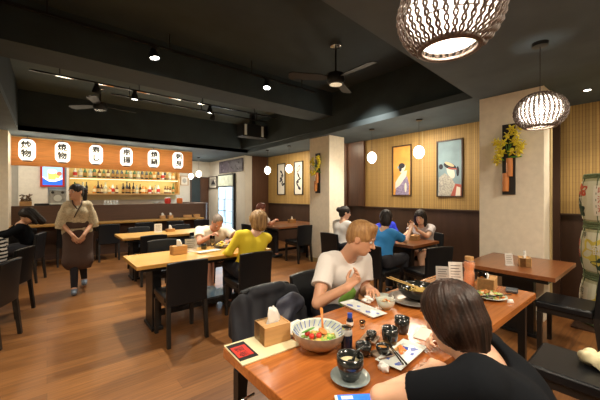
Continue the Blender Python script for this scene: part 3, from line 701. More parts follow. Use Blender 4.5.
# ceiling fittings: downlights, added fill-light discs, tracks, fans, sprinklers, air unit
for i, (x, y) in enumerate([(1.0, -.9), (3.0, -.9), (-1.6, 1.2), (5.0, 3.0), (4.95, 5.0), (4.95, 6.8), (4.7, -.6), (.25, .95)]):  # glowing discs out of view, added to go with the fill lights
    if x > 4.8: continue
    MB().lathe([(.19, 0), (.19, .012)], (0, 0, 0), 24).build('ceiling_light', emis('panel_cover', (1, .9, .75), 3) if i == 0 else bpy.data.materials['panel_cover'], None, smooth='auto', loc=(x, y, 2.688))
    tag(C.objects[-1], ['flat round ceiling light above the foreground woman, outside the photo', 'flat round ceiling light above the empty chair at lower right', 'flat round ceiling light over the left side of the room', '', '', '', 'flat round ceiling light over the sake barrels', 'flat round ceiling light right above the viewpoint'][i], 'ceiling light')
def track(y, z, x0, x1, label, rods):
    r = empty('light_track', ((x0 + x1) / 2, y, z), 0, label, 'light track'); h = (x1 - x0) / 2
    MB().b6(-h, h, -.018, .018, -.012, .012).build('rail', 'metal_black', r)
    for x in rods: MB().b6(x - (x0 + x1) / 2 - .006, x - (x0 + x1) / 2 + .006, -.006, .006, .012, (3.03 if 4.3 < y < 4.85 else 3.5) - z).build('rod', 'metal_black', r)
    n = int((x1 - x0) / .55)
    for k in range(n):
        x = -h + .3 + k * .55; MB().b6(x, x + .22, -.019, .019, -.014, -.011).build('chrome_cover', 'chrome', r)
track(4.05, 3.30, -.35, 3.7, 'long black light track in the near half of the recessed black ceiling', (0, 1.2, 2.4, 3.4))
track(5.95, 3.28, -.2, 4.2, 'long black light track hung on rods in the far half of the recessed ceiling', (.15, 1.25, 2.4, 3.6))
track(6.5, 3.30, .9, 4.3, 'short black light track farthest back in the recessed ceiling', (1.2, 2.6, 4.0))
def spotlight(x, y, z, tgt, label, power, angle=75, lit=True, col=(1, .93, .78)):
    r = empty('track_spotlight', (x, y, z), 0, label, 'spotlight')
    MB().b6(-.03, .03, -.017, .017, -.035, .005).build('adapter', 'metal_black', r)
    MB().tube([(0, 0, 0), (0, 0, -.07)], .008).build('stem', 'metal_black', r)
    d = (Vector(tgt) - Vector((x, y, z))).normalized(); q = d.to_track_quat('-Z', 'Y').to_matrix(); T = q.to_4x4(); T.translation = Vector((0, 0, -.10))
    lh = MB().lathe([(.025, .07), (.045, .05), (.06, -.02), (.062, -.045), (.056, -.045), (.054, -.03), (.0, -.03)], n=20, T=T, caps=False).build('lamp_head', 'metal_black', r, smooth='auto')
    MB().lathe([(.053, -.034), (.0, -.036)], n=20, T=T, caps=False).build('lens', 'spotface' if lit else 'chrome', lh, smooth=True)
    if lit:
        p = Vector((x, y, z - .10)) + d * .06; lamp('SPOT', p, power, col, size=.03, target=tgt, angle=angle, blend=.6, name='spot_beam')
spotlight(1.02, 4.05, 3.28, (1.35, 3.7, .7), 'lit round spotlight on the near track, left of the pair', 230, 80)
spotlight(2.68, 4.05, 3.28, (2.2, 3.5, .7), 'lit round spotlight on the near track, right of the pair', 170, 85)
spotlight(1.18, 5.95, 3.26, (1.3, 6.1, .7), 'lit spotlight on the far track above the second table', 190, 85)
spotlight(2.55, 5.95, 3.26, (2.4, 6.3, .7), 'lit spotlight on the far track near the bar end', 150, 85)
spotlight(.62, 5.95, 3.26, (.3, 7.0, .2), 'unlit black spotlight on the far track left of the fan', 0, lit=False)
spotlight(2.85, 6.5, 3.28, (2.4, 7.6, .9), 'small blue-tinted spotlight on the short back track', 60, 80, lit=True, col=(.8, .9, 1))
def fan(x, y, label, a0, drop=.42):
    r = empty('ceiling_fan', (x, y, 3.5), 0, label, 'ceiling fan')
    MB().lathe([(.0, 0), (.08, 0), (.075, -.05), (.03, -.06)], n=24).build('canopy', 'chrome', r, smooth='auto')
    MB().tube([(0, 0, -.05), (0, 0, -drop)], .014).build('downrod', 'metal_black', r)
    mo = MB().lathe([(.02, -drop + .03), (.11, -drop), (.12, -drop - .09), (.10, -drop - .13), (.0, -drop - .13)], n=28, caps=False).build('motor', 'metal_black', r, smooth='auto')
    MB().lathe([(.065, -drop - .132), (.085, -drop - .132), (.085, -drop - .142), (.065, -drop - .142)], n=28).build('motor_ring', 'chrome', mo, smooth='auto')
    for k in range(3):
        a = a0 + k * 2 * PI / 3; rm = rotz(a) @ Matrix.Rotation(R(13), 3, 'X'); T = rm.to_4x4(); T.translation = Vector((0, 0, -drop - .05))
        MB().prism([(.10, -.03), (.22, -.07), (.60, -.085), (.64, -.04), (.64, .05), (.60, .075), (.22, .06), (.10, .03)], -.005, .005, T=T).build('blade', mat('fan_blade', (.010, .010, .010), .5) if 'fan_blade' not in bpy.data.materials else bpy.data.materials['fan_blade'], r, bevel=.002)
fan(3.0, 2.86, 'black ceiling fan in the near half of the black ceiling recess', .5)
fan(.78, 6.9, 'black ceiling fan in the far half of the recess before the bar', .2, .30)
ac = empty('air_unit', (4.02, 6.75, 3.06), 0, 'boxy black wall unit with two bright strips, high in the recess corner', 'air unit')
MB().b6(-.35, .35, -.14, .14, -.16, .16).build('casing', 'metal_black', ac, bevel=.01)
for x in (-.30, .18): MB().b6(x, x + .06, -.155, -.14, -.13, .13).build('bright_strip', 'ceramic_white', ac)
MB().b6(-.05, .05, -.05, .05, .16, .47).build('bracket', 'metal_black', ac)
d2 = empty('recessed_downlight', (3.88, 2.93, 3.5), 0, 'small lit downlight in the black recess ceiling right of the near fan', 'downlight')
MB().lathe([(.045, 0), (.045, -.006), (.035, -.006), (.033, 0)], n=20).build('ring', 'metal_black', d2, smooth='auto'); MB().lathe([(.033, -.002), (0, -.002)], n=16, caps=False).build('lens', emis('dim_lens', (1, .95, .85), 1.0), d2)
lamp('SPOT', (3.88, 2.93, 3.47), 190, (1, .90, .74), size=.04, target=(4.3, 4.0, 0), angle=80, blend=.8, name='downlight_beam')
dl = empty('recessed_downlight', (4.95, .61, 2.7), 0, 'small lit downlight in the low grey ceiling right of the woven pendant', 'downlight')
MB().lathe([(.045, 0), (.045, -.006), (.035, -.006), (.033, 0)], n=20).build('ring', 'chrome', dl, smooth='auto'); MB().lathe([(.033, -.002), (0, -.002)], n=16, caps=False).build('lens', 'spotface', dl)
lamp('SPOT', (4.95, .61, 2.68), 45, WARM, size=.03, target=(4.85, .4, 0), angle=110, blend=.8, name='downlight_beam')
# ------------------------------------------------------------------ paper lanterns, pendants
def lrad(z, r=.138, h=.44):
    t = abs(z) / (h / 2); return r * (1 - .04 * t * t - .40 * max(0, t - .62) ** 1.6 / .38 ** 1.6 * .9)
def wraptext(body, size, zc, rf, off=.004, turn=0, m=None, mi=0, heavy=False):
  vs, fs = text_geo(body, size)
  for q_, (sx, sy) in enumerate(((0, 0), (.008, 0), (-.008, 0), (0, .006), (0, -.006), (.005, .004), (-.005, -.004)) if heavy else ((0, 0),)):
    out = []
    for x, y, _ in vs:
        x += sx; y += sy; r_ = rf(zc + y) + off + .0002 * q_; a = x / rf(zc) + turn; out.append((r_ * math.sin(a), -r_ * math.cos(a), zc + y))
    m.add(out, fs, mi)
LX = [(-.32, '炒物'), (.27, '焼物'), (.89, '寿し'), (1.52, '串揚'), (2.15, '焼鍋'), (2.77, '刺身')]
ords = ['first paper lantern from the left, two dark characters, over the bar', 'second paper lantern from the left on the wooden bar sign', 'third lantern from the left, with the curved single-stroke lower character',
        'fourth paper lantern from the left on the wooden bar sign', 'fifth paper lantern from the left, second from the right end', 'rightmost paper lantern at the end of the wooden bar sign']
for i, (x, t) in enumerate(LX):
    r = empty('paper_lantern', (x, 8.60, 2.395), 0, ords[i], 'lantern', 'paper lanterns over the bar')
    prof = []
    for k in range(45):
        z = -.22 + .44 * k / 44; prof.append((lrad(z) - (.0025 if k % 2 else 0), z))
    pb = MB().lathe(prof, n=32).build('paper_body', 'lantern', r, smooth=True)
    for z in (-.225, .225): MB().lathe([(.075, -.012), (.08, 0), (.075, .012)], (0, 0, z), 24).build('rim_ring', 'leg', r)
    MB().tube([(0, 0, .23), (0, 0, .305)], .004).build('hanging_cord', 'leg', r)
    m = MB(); wraptext(t[0], .168, .084, lrad, .005, m=m, turn=-.1, heavy=True); wraptext(t[1], .168, -.090, lrad, .005, m=m, turn=-.1, heavy=True)
    m.build('lettering', 'blackprint', pb)
    lamp('POINT', (x, 8.36, 2.40), 4.5, (1, .85, .6), size=.12, name='lantern_glow')
def woven(x, y, z, label, R_=.178, H_=.155, e=60):
    r = empty('woven_pendant', (x, y, z), 0, label, 'pendant lamp', 'woven pendant lamps')
    m = MB(); n = 34
    def sp(p, a, dr=0): rr = R_ * math.sin(p) + dr * math.sin(p); return (rr * math.cos(a), rr * math.sin(a), H_ * math.cos(p) + dr * math.cos(p))
    p0, p1 = .32, PI - .62
    for k in range(n):
        a = 2 * PI * k / n
        for ph in (0, PI):
            pts = []
            for j in range(41):
                p = p0 + (p1 - p0) * j / 40; tw = j * .95 + ph + k * 1.3
                pts.append(sp(p, a + .0065 / max(.06, R_ * math.sin(p)) * math.cos(tw), .005 * math.sin(tw)))
            m.tube(pts, .0045, 5)
    for p, rr in ((p0, .007), (p1, .009), (p1 + .04, .007)):
        m.tube([sp(p, 2 * PI * k / 40) for k in range(41)], rr, 6)
    for p in (.75, 1.15, 1.57, 1.98):
        m.tube([sp(p, 2 * PI * k / 60, -.008) for k in range(61)], .0025, 4)
    m.build('wicker_shade', 'wicker', r, smooth=True)
    lm = MB(); lm.lathe([((R_ - .028) * math.sin(.02 + (p1 - .02) * j / 18), (H_ - .022) * math.cos(.02 + (p1 - .02) * j / 18)) for j in range(19)], n=36, caps=False)
    if 'inner_paper' not in bpy.data.materials:
        q, nt, b = nodes('inner_paper'); nt.nodes.remove(b); tr = nt.nodes.new('ShaderNodeBsdfTranslucent'); tr.inputs[0].default_value = (.95, .93, .9, 1)
        tp = nt.nodes.new('ShaderNodeBsdfTransparent'); mx = nt.nodes.new('ShaderNodeMixShader'); mx.inputs[0].default_value = .25
        df = nt.nodes.new('ShaderNodeBsdfDiffuse'); df.inputs[0].default_value = (.95, .93, .9, 1); m0 = nt.nodes.new('ShaderNodeMixShader'); nt.links.new(tr.outputs[0], m0.inputs[1]); nt.links.new(df.outputs[0], m0.inputs[2]); nt.links.new(m0.outputs[0], mx.inputs[1]); nt.links.new(tp.outputs[0], mx.inputs[2]); nt.links.new(mx.outputs[0], nt.nodes['Material Output'].inputs[0])
    lm.build('inner_paper', bpy.data.materials['inner_paper'], r, smooth=True)
    bu = MB().lathe([(0, -.05), (.022, -.04), (.032, -.015), (.022, .015), (.014, .04), (.014, .06), (0, .06)], (0, 0, .0), n=20, caps=False).build('bulb', 'bulb', r, smooth=True)
    MB().tube([(0, 0, .06), (0, 0, .14)], .016).build('socket', 'leg', bu)
    MB().tube([(0, 0, .14), (0, 0, 2.685 - z)], .0028).build('cord', 'leg', r)
    MB().lathe([(.0, 2.70 - z), (.058, 2.70 - z), (.055, 2.672 - z), (.0, 2.668 - z)], n=28, caps=False).build('ceiling_rose', 'metal_black', r, smooth='auto')
    lamp('POINT', (x, y, z - .01), e, (1, .88, .70), size=.035, name='bulb_light')
woven(1.146, .517, 2.12, 'large woven wicker pendant lamp nearest the viewer, cut by the top of the photo', e=85)
woven(3.12, .67, 2.135, 'woven wicker pendant lamp hanging in front of the near cream pillar', e=80)
for (x, y, z, lab, e) in ((4.74, 2.63, 2.16, 'glowing white ball pendant hanging between the two framed prints', 16), (4.74, 3.58, 2.16, 'glowing white ball pendant left of the orange framed print', 16), (4.74, 6.15, 2.12, 'glowing white ball pendant between the two calligraphy prints', 14),
                       (4.74, 7.13, 2.14, 'glowing white ball pendant against the dark wood end wall', 14), (3.9, 10.0, 2.15, 'right and bigger of two glowing balls by the end of the bar', 12), (3.55, 9.75, 2.05, 'left and smaller of two glowing balls by the end of the bar', 10)):
    r = empty('globe_pendant', (x, y, z), 0, lab, 'pendant lamp', 'white globe pendants'); q = .088 if z > 2.06 else .075
    prof = [(q * 1.0 * math.sin(PI * j / 26) * (1 - .02 * (j % 2)), q * 1.22 * math.cos(PI * j / 26)) for j in range(27)]
    MB().lathe(prof, n=28, caps=False).build('globe', 'globe', r, smooth=True)
    MB().tube([(0, 0, q * 1.2), (0, 0, 2.69 - z)], .003, 6).build('cord', 'leg', r)
    MB().lathe([(0, 2.70 - z), (.05, 2.70 - z), (.048, 2.68 - z), (0, 2.678 - z)], n=20, caps=False).build('ceiling_rose', 'metal_black', r, smooth='auto')
    lamp('POINT', (x, y, z - q * 1.35), e, (1, .86, .64), size=.10, name='globe_light')

# ------------------------------------------------------------------ tables
def table(name, label, x0, x1, y0, y1, z, top_m, feet='pedestal', th=.04, group=None, edge=None):
    cx, cy_ = (x0 + x1) / 2, (y0 + y1) / 2; r = empty(name, (cx, cy_, 0), 0, label, 'table', group); hx, hy = (x1 - x0) / 2, (y1 - y0) / 2
    MB().b6(-hx, hx, -hy, hy, z - th, z).build('tabletop', top_m, r, bevel=.004)
    MB().b6(-hx + .05, hx - .05, -hy + .06, hy - .06, z - th - .04, z - th).build('apron', 'metal_black', r)
    if feet == 'corner':
        for sx in (-1, 1):
            for sy in (-1, 1): MB().b6(sx * (hx - .05) - .022, sx * (hx - .05) + .022, sy * (hy - .07) - .022, sy * (hy - .07) + .022, .03, z - th - .04).build('leg', 'metal_black', r)
            MB().b6(sx * (hx - .05) - .03, sx * (hx - .05) + .03, -hy + .03, hy - .03, 0, .03).build('foot', 'metal_black', r)
    else:
        xs = (-hx + .24, hx - .24) if x1 - x0 > 1 else (0,)
        for x in xs:
            MB().b6(x - .045, x + .045, -.14, .14, .03, z - th - .04).build('post', 'metal_black', r)
            MB().b6(x - .06, x + .06, -.17, .17, 0, .035).build('foot', 'metal_black', r, bevel=.006)
        if len(xs) > 1: MB().b6(xs[0], xs[1], -.03, .03, .10, .16).build('stretcher', 'metal_black', r)
    return r
FT = table('dining_table', 'long orange wood table in the foreground covered with bowls, cups and plates', .62, 2.69, .60, 1.30, .75, 'table', 'corner', .045)
MB().tube([(-1.02, .10, .66), (-1.09, .10, .655), (-1.10, .10, .63), (-1.08, .10, .61)], .005, 6).build('bag_hook', 'chrome', FT, smooth=True)
table('dining_table', 'pale yellow wood table where the man in cream and the woman in yellow sit', .67, 2.25, 3.30, 4.00, .75, 'table_pale')
table('dining_table', 'pale wood table with a white card, between the bar and the couple', .93, 2.60, 5.58, 6.33, .75, 'table_pale')
table('dining_table', 'reddish wood table standing against the near cream pillar', 3.38, 4.32, .62, 1.40, .73, 'table_red')
table('dining_table', 'small reddish table between the woman in blue and the girl in white', 3.86, 4.60, 2.22, 2.95, .75, 'table_red')
table('dining_table', 'reddish table partly hidden behind the far pillar, by the person with the bun', 4.30, 5.10, 3.35, 4.05, .75, 'table_red')
table('dining_table', 'dark topped table in the far right corner under the calligraphy prints', 3.85, 5.25, 5.35, 6.55, .75, 'table_red')
table('dining_table', 'wooden table at the left edge, nearer, in front of the striped shirt', -1.55, -.70, 3.8, 5.3, .75, 'table_pale')
table('dining_table', 'wooden table at the left edge, farther, under the black-haired leaning diner', -1.55, -.62, 6.1, 7.6, .75, 'table_pale')

# ------------------------------------------------------------------ chairs
def chair_proto():
    r = empty('dining_chair', (0, 0, 0))
    MB().b6(-.205, .205, -.17, .225, .405, .47).build('seat', 'leather', r, bevel=.018, seg=3)
    MB().b6(-.19, .19, -.17, .21, .365, .405).build('seat_frame', 'leg', r)
    m = MB(); n = 8; vs = []; fs = []
    for j in range(9):
        z = .38 + .42 * j / 8; y = -.195 - .035 * (j / 8) ** 1.5
        for i in range(n + 1):
            x = -.2 + .4 * i / n; c = .018 * (1 - (x / .2) ** 2); zz = z + (.012 * (1 - (x / .2) ** 2) if j == 8 else 0)
            vs.append((x, y - c - .022, zz)); vs.append((x, y - c + .022, zz))
    W = (n + 1) * 2
    for j in range(8):
        for i in range(n):
            a = j * W + i * 2; fs += [(a, a + 2, a + 2 + W, a + W), (a + 1, a + 1 + W, a + 3 + W, a + 3)]
        a = j * W; fs.append((a, a + W, a + W + 1, a + 1)); a = j * W + n * 2; fs.append((a, a + 1, a + 1 + W, a + W))
    for i in range(n): fs.append((i * 2, i * 2 + 1, i * 2 + 3, i * 2 + 2)); a = 8 * W + i * 2; fs.append((a, a + 2, a + 3, a + 1))
    m.add(vs, fs).build('backrest', 'leather', r, smooth='auto', bevel=.012, seg=3)
    for sx in (-1, 1):
        MB().add([(sx * .185 + a * .017, .19 + b * .017, 0) for a, b in ((-1, -1), (1, -1), (1, 1), (-1, 1))] + [(sx * .185 + a * .02, .19 + b * .02, .37) for a, b in ((-1, -1), (1, -1), (1, 1), (-1, 1))],
                 [(3, 2, 1, 0), (4, 5, 6, 7), (0, 1, 5, 4), (1, 2, 6, 5), (2, 3, 7, 6), (3, 0, 4, 7)]).build('leg', 'leg', r)
        MB().add([(sx * .185 + a * .016, -.235 + b * .016, 0) for a, b in ((-1, -1), (1, -1), (1, 1), (-1, 1))] + [(sx * .18 + a * .02, -.19 + b * .02, .42) for a, b in ((-1, -1), (1, -1), (1, 1), (-1, 1))],
                 [(3, 2, 1, 0), (4, 5, 6, 7), (0, 1, 5, 4), (1, 2, 6, 5), (2, 3, 7, 6), (3, 0, 4, 7)]).build('leg', 'leg', r)
    return r
H90 = PI / 2
CH = [(1.07, 3.24, .0, 'empty black leather chair, back to us, at the near side of the couple\'s table'),
      (1.84, 3.20, -.07, 'black leather chair under the woman in the yellow top'),
      (1.28, 4.42, PI, 'empty black chair across the couple\'s table, left of the man in cream'),
      (1.92, 4.52, PI, 'black chair under the man in cream, mostly hidden'),
      (1.33, 5.52, 0, 'empty black chair at the near side of the second pale table, left'),
      (2.10, 5.50, 0, 'empty black chair at the second pale table, right, behind the man in cream'),
      (1.42, 6.55, PI, 'empty black chair at the far side of the second pale table, left'),
      (2.25, 6.55, PI, 'empty black chair at the far side of the second pale table, right'),
      (-.35, 8.02, 0, 'black chair at the left end of the bar ledge, behind the leaning black-haired diner'),
      (.35, 8.02, 0, 'black chair at the bar ledge directly behind the waitress'),
      (1.05, 8.02, 0, 'black chair at the bar ledge, third from its left end'),
      (1.75, 8.02, 0, 'black chair at the bar ledge, fourth from its left end'),
      (2.45, 8.02, 0, 'black chair at the bar ledge below the two small boxes'),
      (3.12, 8.02, 0, 'black chair at the right end of the bar ledge'),
      (-.50, 4.24, R(70), 'black chair at the left edge nearest us, under the striped shirt'),
      (-.42, 5.12, R(68), 'black chair with bright rounded top between the striped shirt and the leaning diner'),
      (-.30, 6.87, R(72), 'black chair under the leaning black-haired diner'),
      (1.20, 1.60, PI, 'black chair draped with a dark jacket at the near table\'s left end'),
      (1.70, 1.70, PI, 'black chair behind the man in the white t-shirt'),
      (2.36, .31, 0, 'empty black chair lower right with a crumpled cloth on its seat'),
      (1.06, .03, -.1, 'black chair under the woman in black in the foreground'),
      (3.71, .57, 0, 'black chair with flat padded seat pushed to the reddish table by the pillar'),
      (3.84, 2.02, -.35, 'dark chair back rising behind the card holder, near side of the small table'),
      (4.90, 2.60, H90, 'black chair under the girl in white, against the wainscot'),
      (3.45, 2.50, -H90, 'black chair under the woman in the blue top'),
      (3.92, 3.68, -H90, 'black chair of the person with the bun, before the far pillar'),
      (4.50, 3.22, PI, 'black chair under the person in bright blue'),
      (4.25, 5.18, 0, 'black chair at the corner table\'s near side, left'),
      (4.85, 5.18, 0, 'black chair at the corner table\'s near side, right, beside the pillar'),
      (3.62, 5.95, -H90, 'black chair at the left end of the corner table')]
cp = chair_proto()
for i, (x, y, a, lab) in enumerate(CH):
    o = cp if i == 0 else copy_tree(cp)
    o.location = (x, y, 0); o.rotation_euler = (0, 0, a); tag(o, lab, 'chair', 'black leather dining chairs')

# ------------------------------------------------------------------ sake barrels
def brad(z): return .282 + .036 * math.sin(PI * min(1, max(0, z / .54)))
BC = [('topmost straw-wrapped sake barrel of the stack, red script and dark leaf', 1.13), ('middle straw-wrapped sake barrel, yellow flower on its front', .575), ('lowest straw-wrapped sake barrel of the stack, partly hidden by a chair', .02)]
YL = mat('label_yellow', (.60, .50, .08), .7); GL = mat('label_dark', (.02, .05, .035), .7); RL = mat('label_red', (.50, .08, .04), .7); PL = mat('label_panel', (.62, .62, .48), .7)
S_('trim_plinth', 'wain', (4.42, 5.12, -.02, .68, 0, .018))
for i, (lab, z0) in enumerate(BC):
    r = empty('sake_barrel', (4.77, .33, z0), R(-118), lab, 'barrel', 'stacked sake barrels')
    MB().lathe([(brad(.54 * k / 16) if 0 < k < 16 else .262, .54 * k / 16) for k in range(17)], n=44).build('straw_wrap', 'straw', r, smooth='auto')
    for z in (.015, .515, .54): MB().tube([((brad(z) - .004) * math.cos(2 * PI * k / 40), (brad(z) - .004) * math.sin(2 * PI * k / 40), z) for k in range(41)], .016, 6).build('straw_rope', 'straw_green', r, smooth=True)
    for k in range(10):
        a = 2 * PI * k / 10 + .3; MB().tube([((brad(.55 * j / 8) + .004) * math.cos(a), (brad(.54 * j / 8) + .004) * math.sin(a), .54 * j / 8) for j in range(9)], .006, 5).build('cord', 'straw_green', r, smooth=True)
    def patch(m, u0, u1, v0, v1, mi, off=.004, blob=False, n=14):
        if blob:
            vs = []
            for k in range(26):
                a = 2 * PI * k / 26; q = 1 + .22 * math.sin(5 * a + u0 * 7); u = (u0 + u1) / 2 + (u1 - u0) / 2 * math.cos(a) * q; v = (v0 + v1) / 2 + (v1 - v0) / 2 * math.sin(a) * q
                rr = brad(v) + off; vs.append((rr * math.sin(u), -rr * math.cos(u), v))
            c = ((brad((v0 + v1) / 2) + off) * math.sin((u0 + u1) / 2), -(brad((v0 + v1) / 2) + off) * math.cos((u0 + u1) / 2), (v0 + v1) / 2); vs.append(c)
            m.add(vs, [(k, (k + 1) % 26, 26) for k in range(26)], mi); return
        vs = []; fs = []
        for j in range(6):
            v = v0 + (v1 - v0) * j / 5
            for k in range(n + 1): u = u0 + (u1 - u0) * k / n; rr = brad(v) + off; vs.append((rr * math.sin(u), -rr * math.cos(u), v))
        for j in range(5):
            for k in range(n): a = j * (n + 1) + k; fs.append((a, a + 1, a + n + 2, a + n + 1))
        m.add(vs, fs, mi)
    m = MB(); patch(m, -1.15, 1.15, .05, .47, 0, .006)
    if i == 0:
        patch(m, -1.05, -.35, .30, .44, 1, .009, True); patch(m, -1.0, -.45, .08, .22, 2, .010, True); patch(m, -.95, -.62, .16, .32, 2, .011, True); patch(m, -.1, .42, .10, .42, 3, .009)
        for k in range(3): wraptext('吟酒造'[k], .085, .36 - k * .095, brad, .013, .16, m, 1)
        wraptext('大', .13, .26, brad, .013, -.62, m, 3)
    elif i == 1:
        patch(m, -.5, .35, .13, .40, 4, .009, True); patch(m, -.15, .55, .08, .2, 2, .010, True); patch(m, -.95, -.6, .10, .20, 2, .009, True)
        for k in range(2): wraptext('清酒'[k], .10, .33 - k * .12, brad, .012, -.80, m, 1)
        wraptext('鶴', .12, .28, brad, .013, .05, m, 3); wraptext('寿', .07, .43, brad, .012, -.5, m, 2)
    else:
        patch(m, -.9, -.3, .12, .42, 3, .009); patch(m, -.2, .6, .10, .40, 4, .009, True)
        for k in range(3): wraptext('純米酒'[k], .085, .36 - k * .095, brad, .013, -.6, m, 2)
    m.build('label', [PL, RL, GL, mat('label_cream', (.72, .70, .60), .7), YL], r)
# ------------------------------------------------------------------ orchids on the pillars
def orchid(loc, label, s=1.0, seed=1, nfl=13):
    rs = random.Random(seed); r = empty('wall_vase', loc, 0, label, 'wall vase'); X0 = -.012
    MB().b6(-.024, 0, -.068, .068, -.43, .43).build('backboard', 'leg', r, bevel=.003)
    for (y, z, h) in ((-.018, -.10, .22), (.022, -.28, .22)):
        MB().lathe([(.034, -h / 2), (.036, 0), (.034, h / 2), (.026, h / 2), (.026, -h / 2 + .02)], (-.055, y, z), 18).build('bamboo_vase', 'spoonwood', r, smooth='auto')
    for k in range(4):
        y1 = rs.uniform(-.09, .16) * s; MB().tube([(-.055, -.018, -.02), (-.08, y1 * .4, .12), (-.10, y1, .22 - abs(y1) * .4), (-.12, y1 * 1.6, .20 - abs(y1) * .9)], .004, 5).build('stem', 'green', r, smooth=True)
    for k in range(2):
        y1 = rs.uniform(-.2, .2); m = MB(); m.ell((-.07, y1 * .5, .02), (.005, .07, .012), 10, rot=Matrix.Rotation(rs.uniform(-.6, .9), 3, 'X')); m.build('leaf', 'green', r, smooth=True)
    for k in range(nfl):
        y = rs.uniform(-.16, .15) * s; z = .16 + rs.uniform(-.17, .17) + y * -.5; c = Vector((-.10 + rs.uniform(-.04, .03), y, z)); m = MB(); tl = rs.uniform(0, 6)
        for q in range(5):
            a = tl + q * 2 * PI / 5; d = Vector((rs.uniform(-.3, .3), math.cos(a), math.sin(a))); rot = d.to_track_quat('X', 'Z').to_matrix(); m.ell(c + d * .024, (.029, .023, .007), 8, rot=rot)
        m.ell(c + Vector((-.01, 0, 0)), (.008, .009, .009), 6, mi=1)
        m.build('flower', ['yellow_petal', 'noodle'], r, smooth=True)
orchid((4.359, 1.24, 1.885), 'dark wall vase with a spray of yellow orchids on the near cream pillar', 1.0, 4, 26)
orchid((4.519, 4.83, 1.92), 'dark wall vase with yellow orchids on the far cream pillar', .85, 9, 18)
# ------------------------------------------------------------------ bottles and things behind the bar
BT = {'dark': ('ceramic_black', 'dark glass bottle with narrow neck'), 'green': (mat('bottle_green', (.03, .12, .03), .12), 'green glass bottle'), 'brown': (mat('bottle_brown', (.12, .04, .012), .12), 'brown glass bottle'),
      'clear': (mat('bottle_pale', (.55, .60, .50), .1, alpha=.7), 'pale clear bottle'), 'white': ('ceramic_white', 'white bottle with paper label'), 'amber': (mat('bottle_amber', (.6, .25, .03), .1), 'amber bottle')}
protos = {}
shapes = {'dark': [(.034, 0), (.036, .01), (.036, .17), (.014, .22), (.012, .29), (.015, .29), (.015, .305), (0, .305)], 'green': [(.036, 0), (.036, .15), (.013, .20), (.013, .27), (0, .27)],
          'brown': [(.040, 0), (.040, .14), (.015, .18), (.015, .235), (0, .235)], 'clear': [(.045, 0), (.045, .16), (.018, .20), (.018, .25), (.022, .25), (.022, .275), (0, .275)],
          'white': [(.04, 0), (.045, .10), (.03, .17), (.014, .19), (.014, .23), (0, .23)], 'amber': [(.05, 0), (.05, .12), (.02, .16), (.02, .20), (0, .20)]}
for k, (m_, lab) in BT.items():
    b = MB(); b.lathe(shapes[k], n=14, caps=False); rl = shapes[k][1][0] + .001; b.lathe([(rl + .001, .04), (rl + .001, .12)], n=14, mi=1, caps=False)
    protos[k] = [b.build('bottle', [m_, 'edge_pale' if k in ('dark', 'green') else 'paper' if k != 'white' else 'red'], None, smooth='auto'), 0]
rs = random.Random(11)
for (z, x0, x1, n, nm) in ((1.502, .62, 3.36, 30, 'lower'), (1.972, .62, 3.36, 24, 'upper')):
    skip = (4, 12, 25) if nm == 'lower' else (); n0 = n; n = n - len(skip); cnt = 0; left = n
    for i in range(n0):
        x = x0 + (x1 - x0) * i / (n0 - 1) + rs.uniform(-.012, .012); k = rs.choice(['dark', 'dark', 'green', 'brown', 'brown', 'clear', 'white', 'amber', 'green', 'clear'])
        if i in skip: continue
        if protos[k][1] == 0: o = protos[k][0]
        else: o = protos[k][0].copy(); C.objects.link(o)
        protos[k][1] += 1; s = rs.uniform(1.1, 1.3) if nm == 'upper' else rs.uniform(.95, 1.25)
        o.location = (x, 10.95 + rs.uniform(-.06, .04), z); o.scale = (s, s, s)
        ordn = ['leftmost', 'second', 'third', 'fourth', 'fifth', 'sixth', 'seventh', 'eighth', 'ninth', 'tenth', 'eleventh', 'twelfth', 'thirteenth', 'fourteenth', 'fifteenth'][cnt if cnt < n - 15 else left - 1]
        tag(o, '%s, %s from the %s on the %s glowing bar shelf' % (BT[k][1], ordn, 'left' if cnt < n - 15 else 'right', nm) if ordn != 'leftmost' else '%s, at the very %s of the %s glowing bar shelf' % (BT[k][1], 'left' if cnt < n - 15 else 'right', nm), 'bottle', 'bottles on the %s bar shelf' % nm)
        cnt += 1; left -= 1
cm = empty('coffee_machine', (.19, 9.05, 1.21), 0, 'silver machine with a round face standing on the bar behind the waitress', 'machine')
MB().b6(-.15, .15, -.13, .13, 0, .36).build('casing', mat('brushed_steel', (.35, .36, .34), .3, metal=.7, var=.3, vscale=12), cm, bevel=.02)
MB().lathe([(.075, 0), (.075, .02), (0, .02)], n=24, T=Matrix.Translation((0, -.13, .17)) @ Matrix.Rotation(R(90), 4, 'X')).build('dial', 'ceramic_white', cm, smooth='auto')
for x in (-.09, .09): MB().ell((x, -.13, .30), (.03, .02, .03), 12).build('knob', 'leg', cm, smooth=True)
MB().b6(-.14, .14, -.16, -.13, .02, .06).build('tray', 'ceramic_white', cm, bevel=.01)
pt = empty('plant_box', (-.36, 9.02, 1.21), 0, 'small wooden box with dark leaves at the left end of the bar', 'plant')
MB().b6(-.10, .10, -.08, .08, 0, .10).build('box', 'boxwood', pt)
m = MB()
for k in range(22):
    a = rs.uniform(0, 6.28); m.ell((rs.uniform(-.11, .11), rs.uniform(-.07, .07), rs.uniform(.1, .24)), (.05, .02, .012), 8, rot=Euler((rs.uniform(-1, 1), rs.uniform(-1, 1), a)).to_matrix())
m.build('foliage', mat('dry_leaves', (.16, .10, .05), .6, var=.5, vscale=30), pt, smooth=True)
tr = MB().b6(-.16, .16, -.09, .09, 0, .05).build('serving_tray', 'leg', None, bevel=.01, loc=(-.06, 9.03, 1.21)); tag(tr, 'low dark tray on the bar between the plant box and silver machine', 'tray')
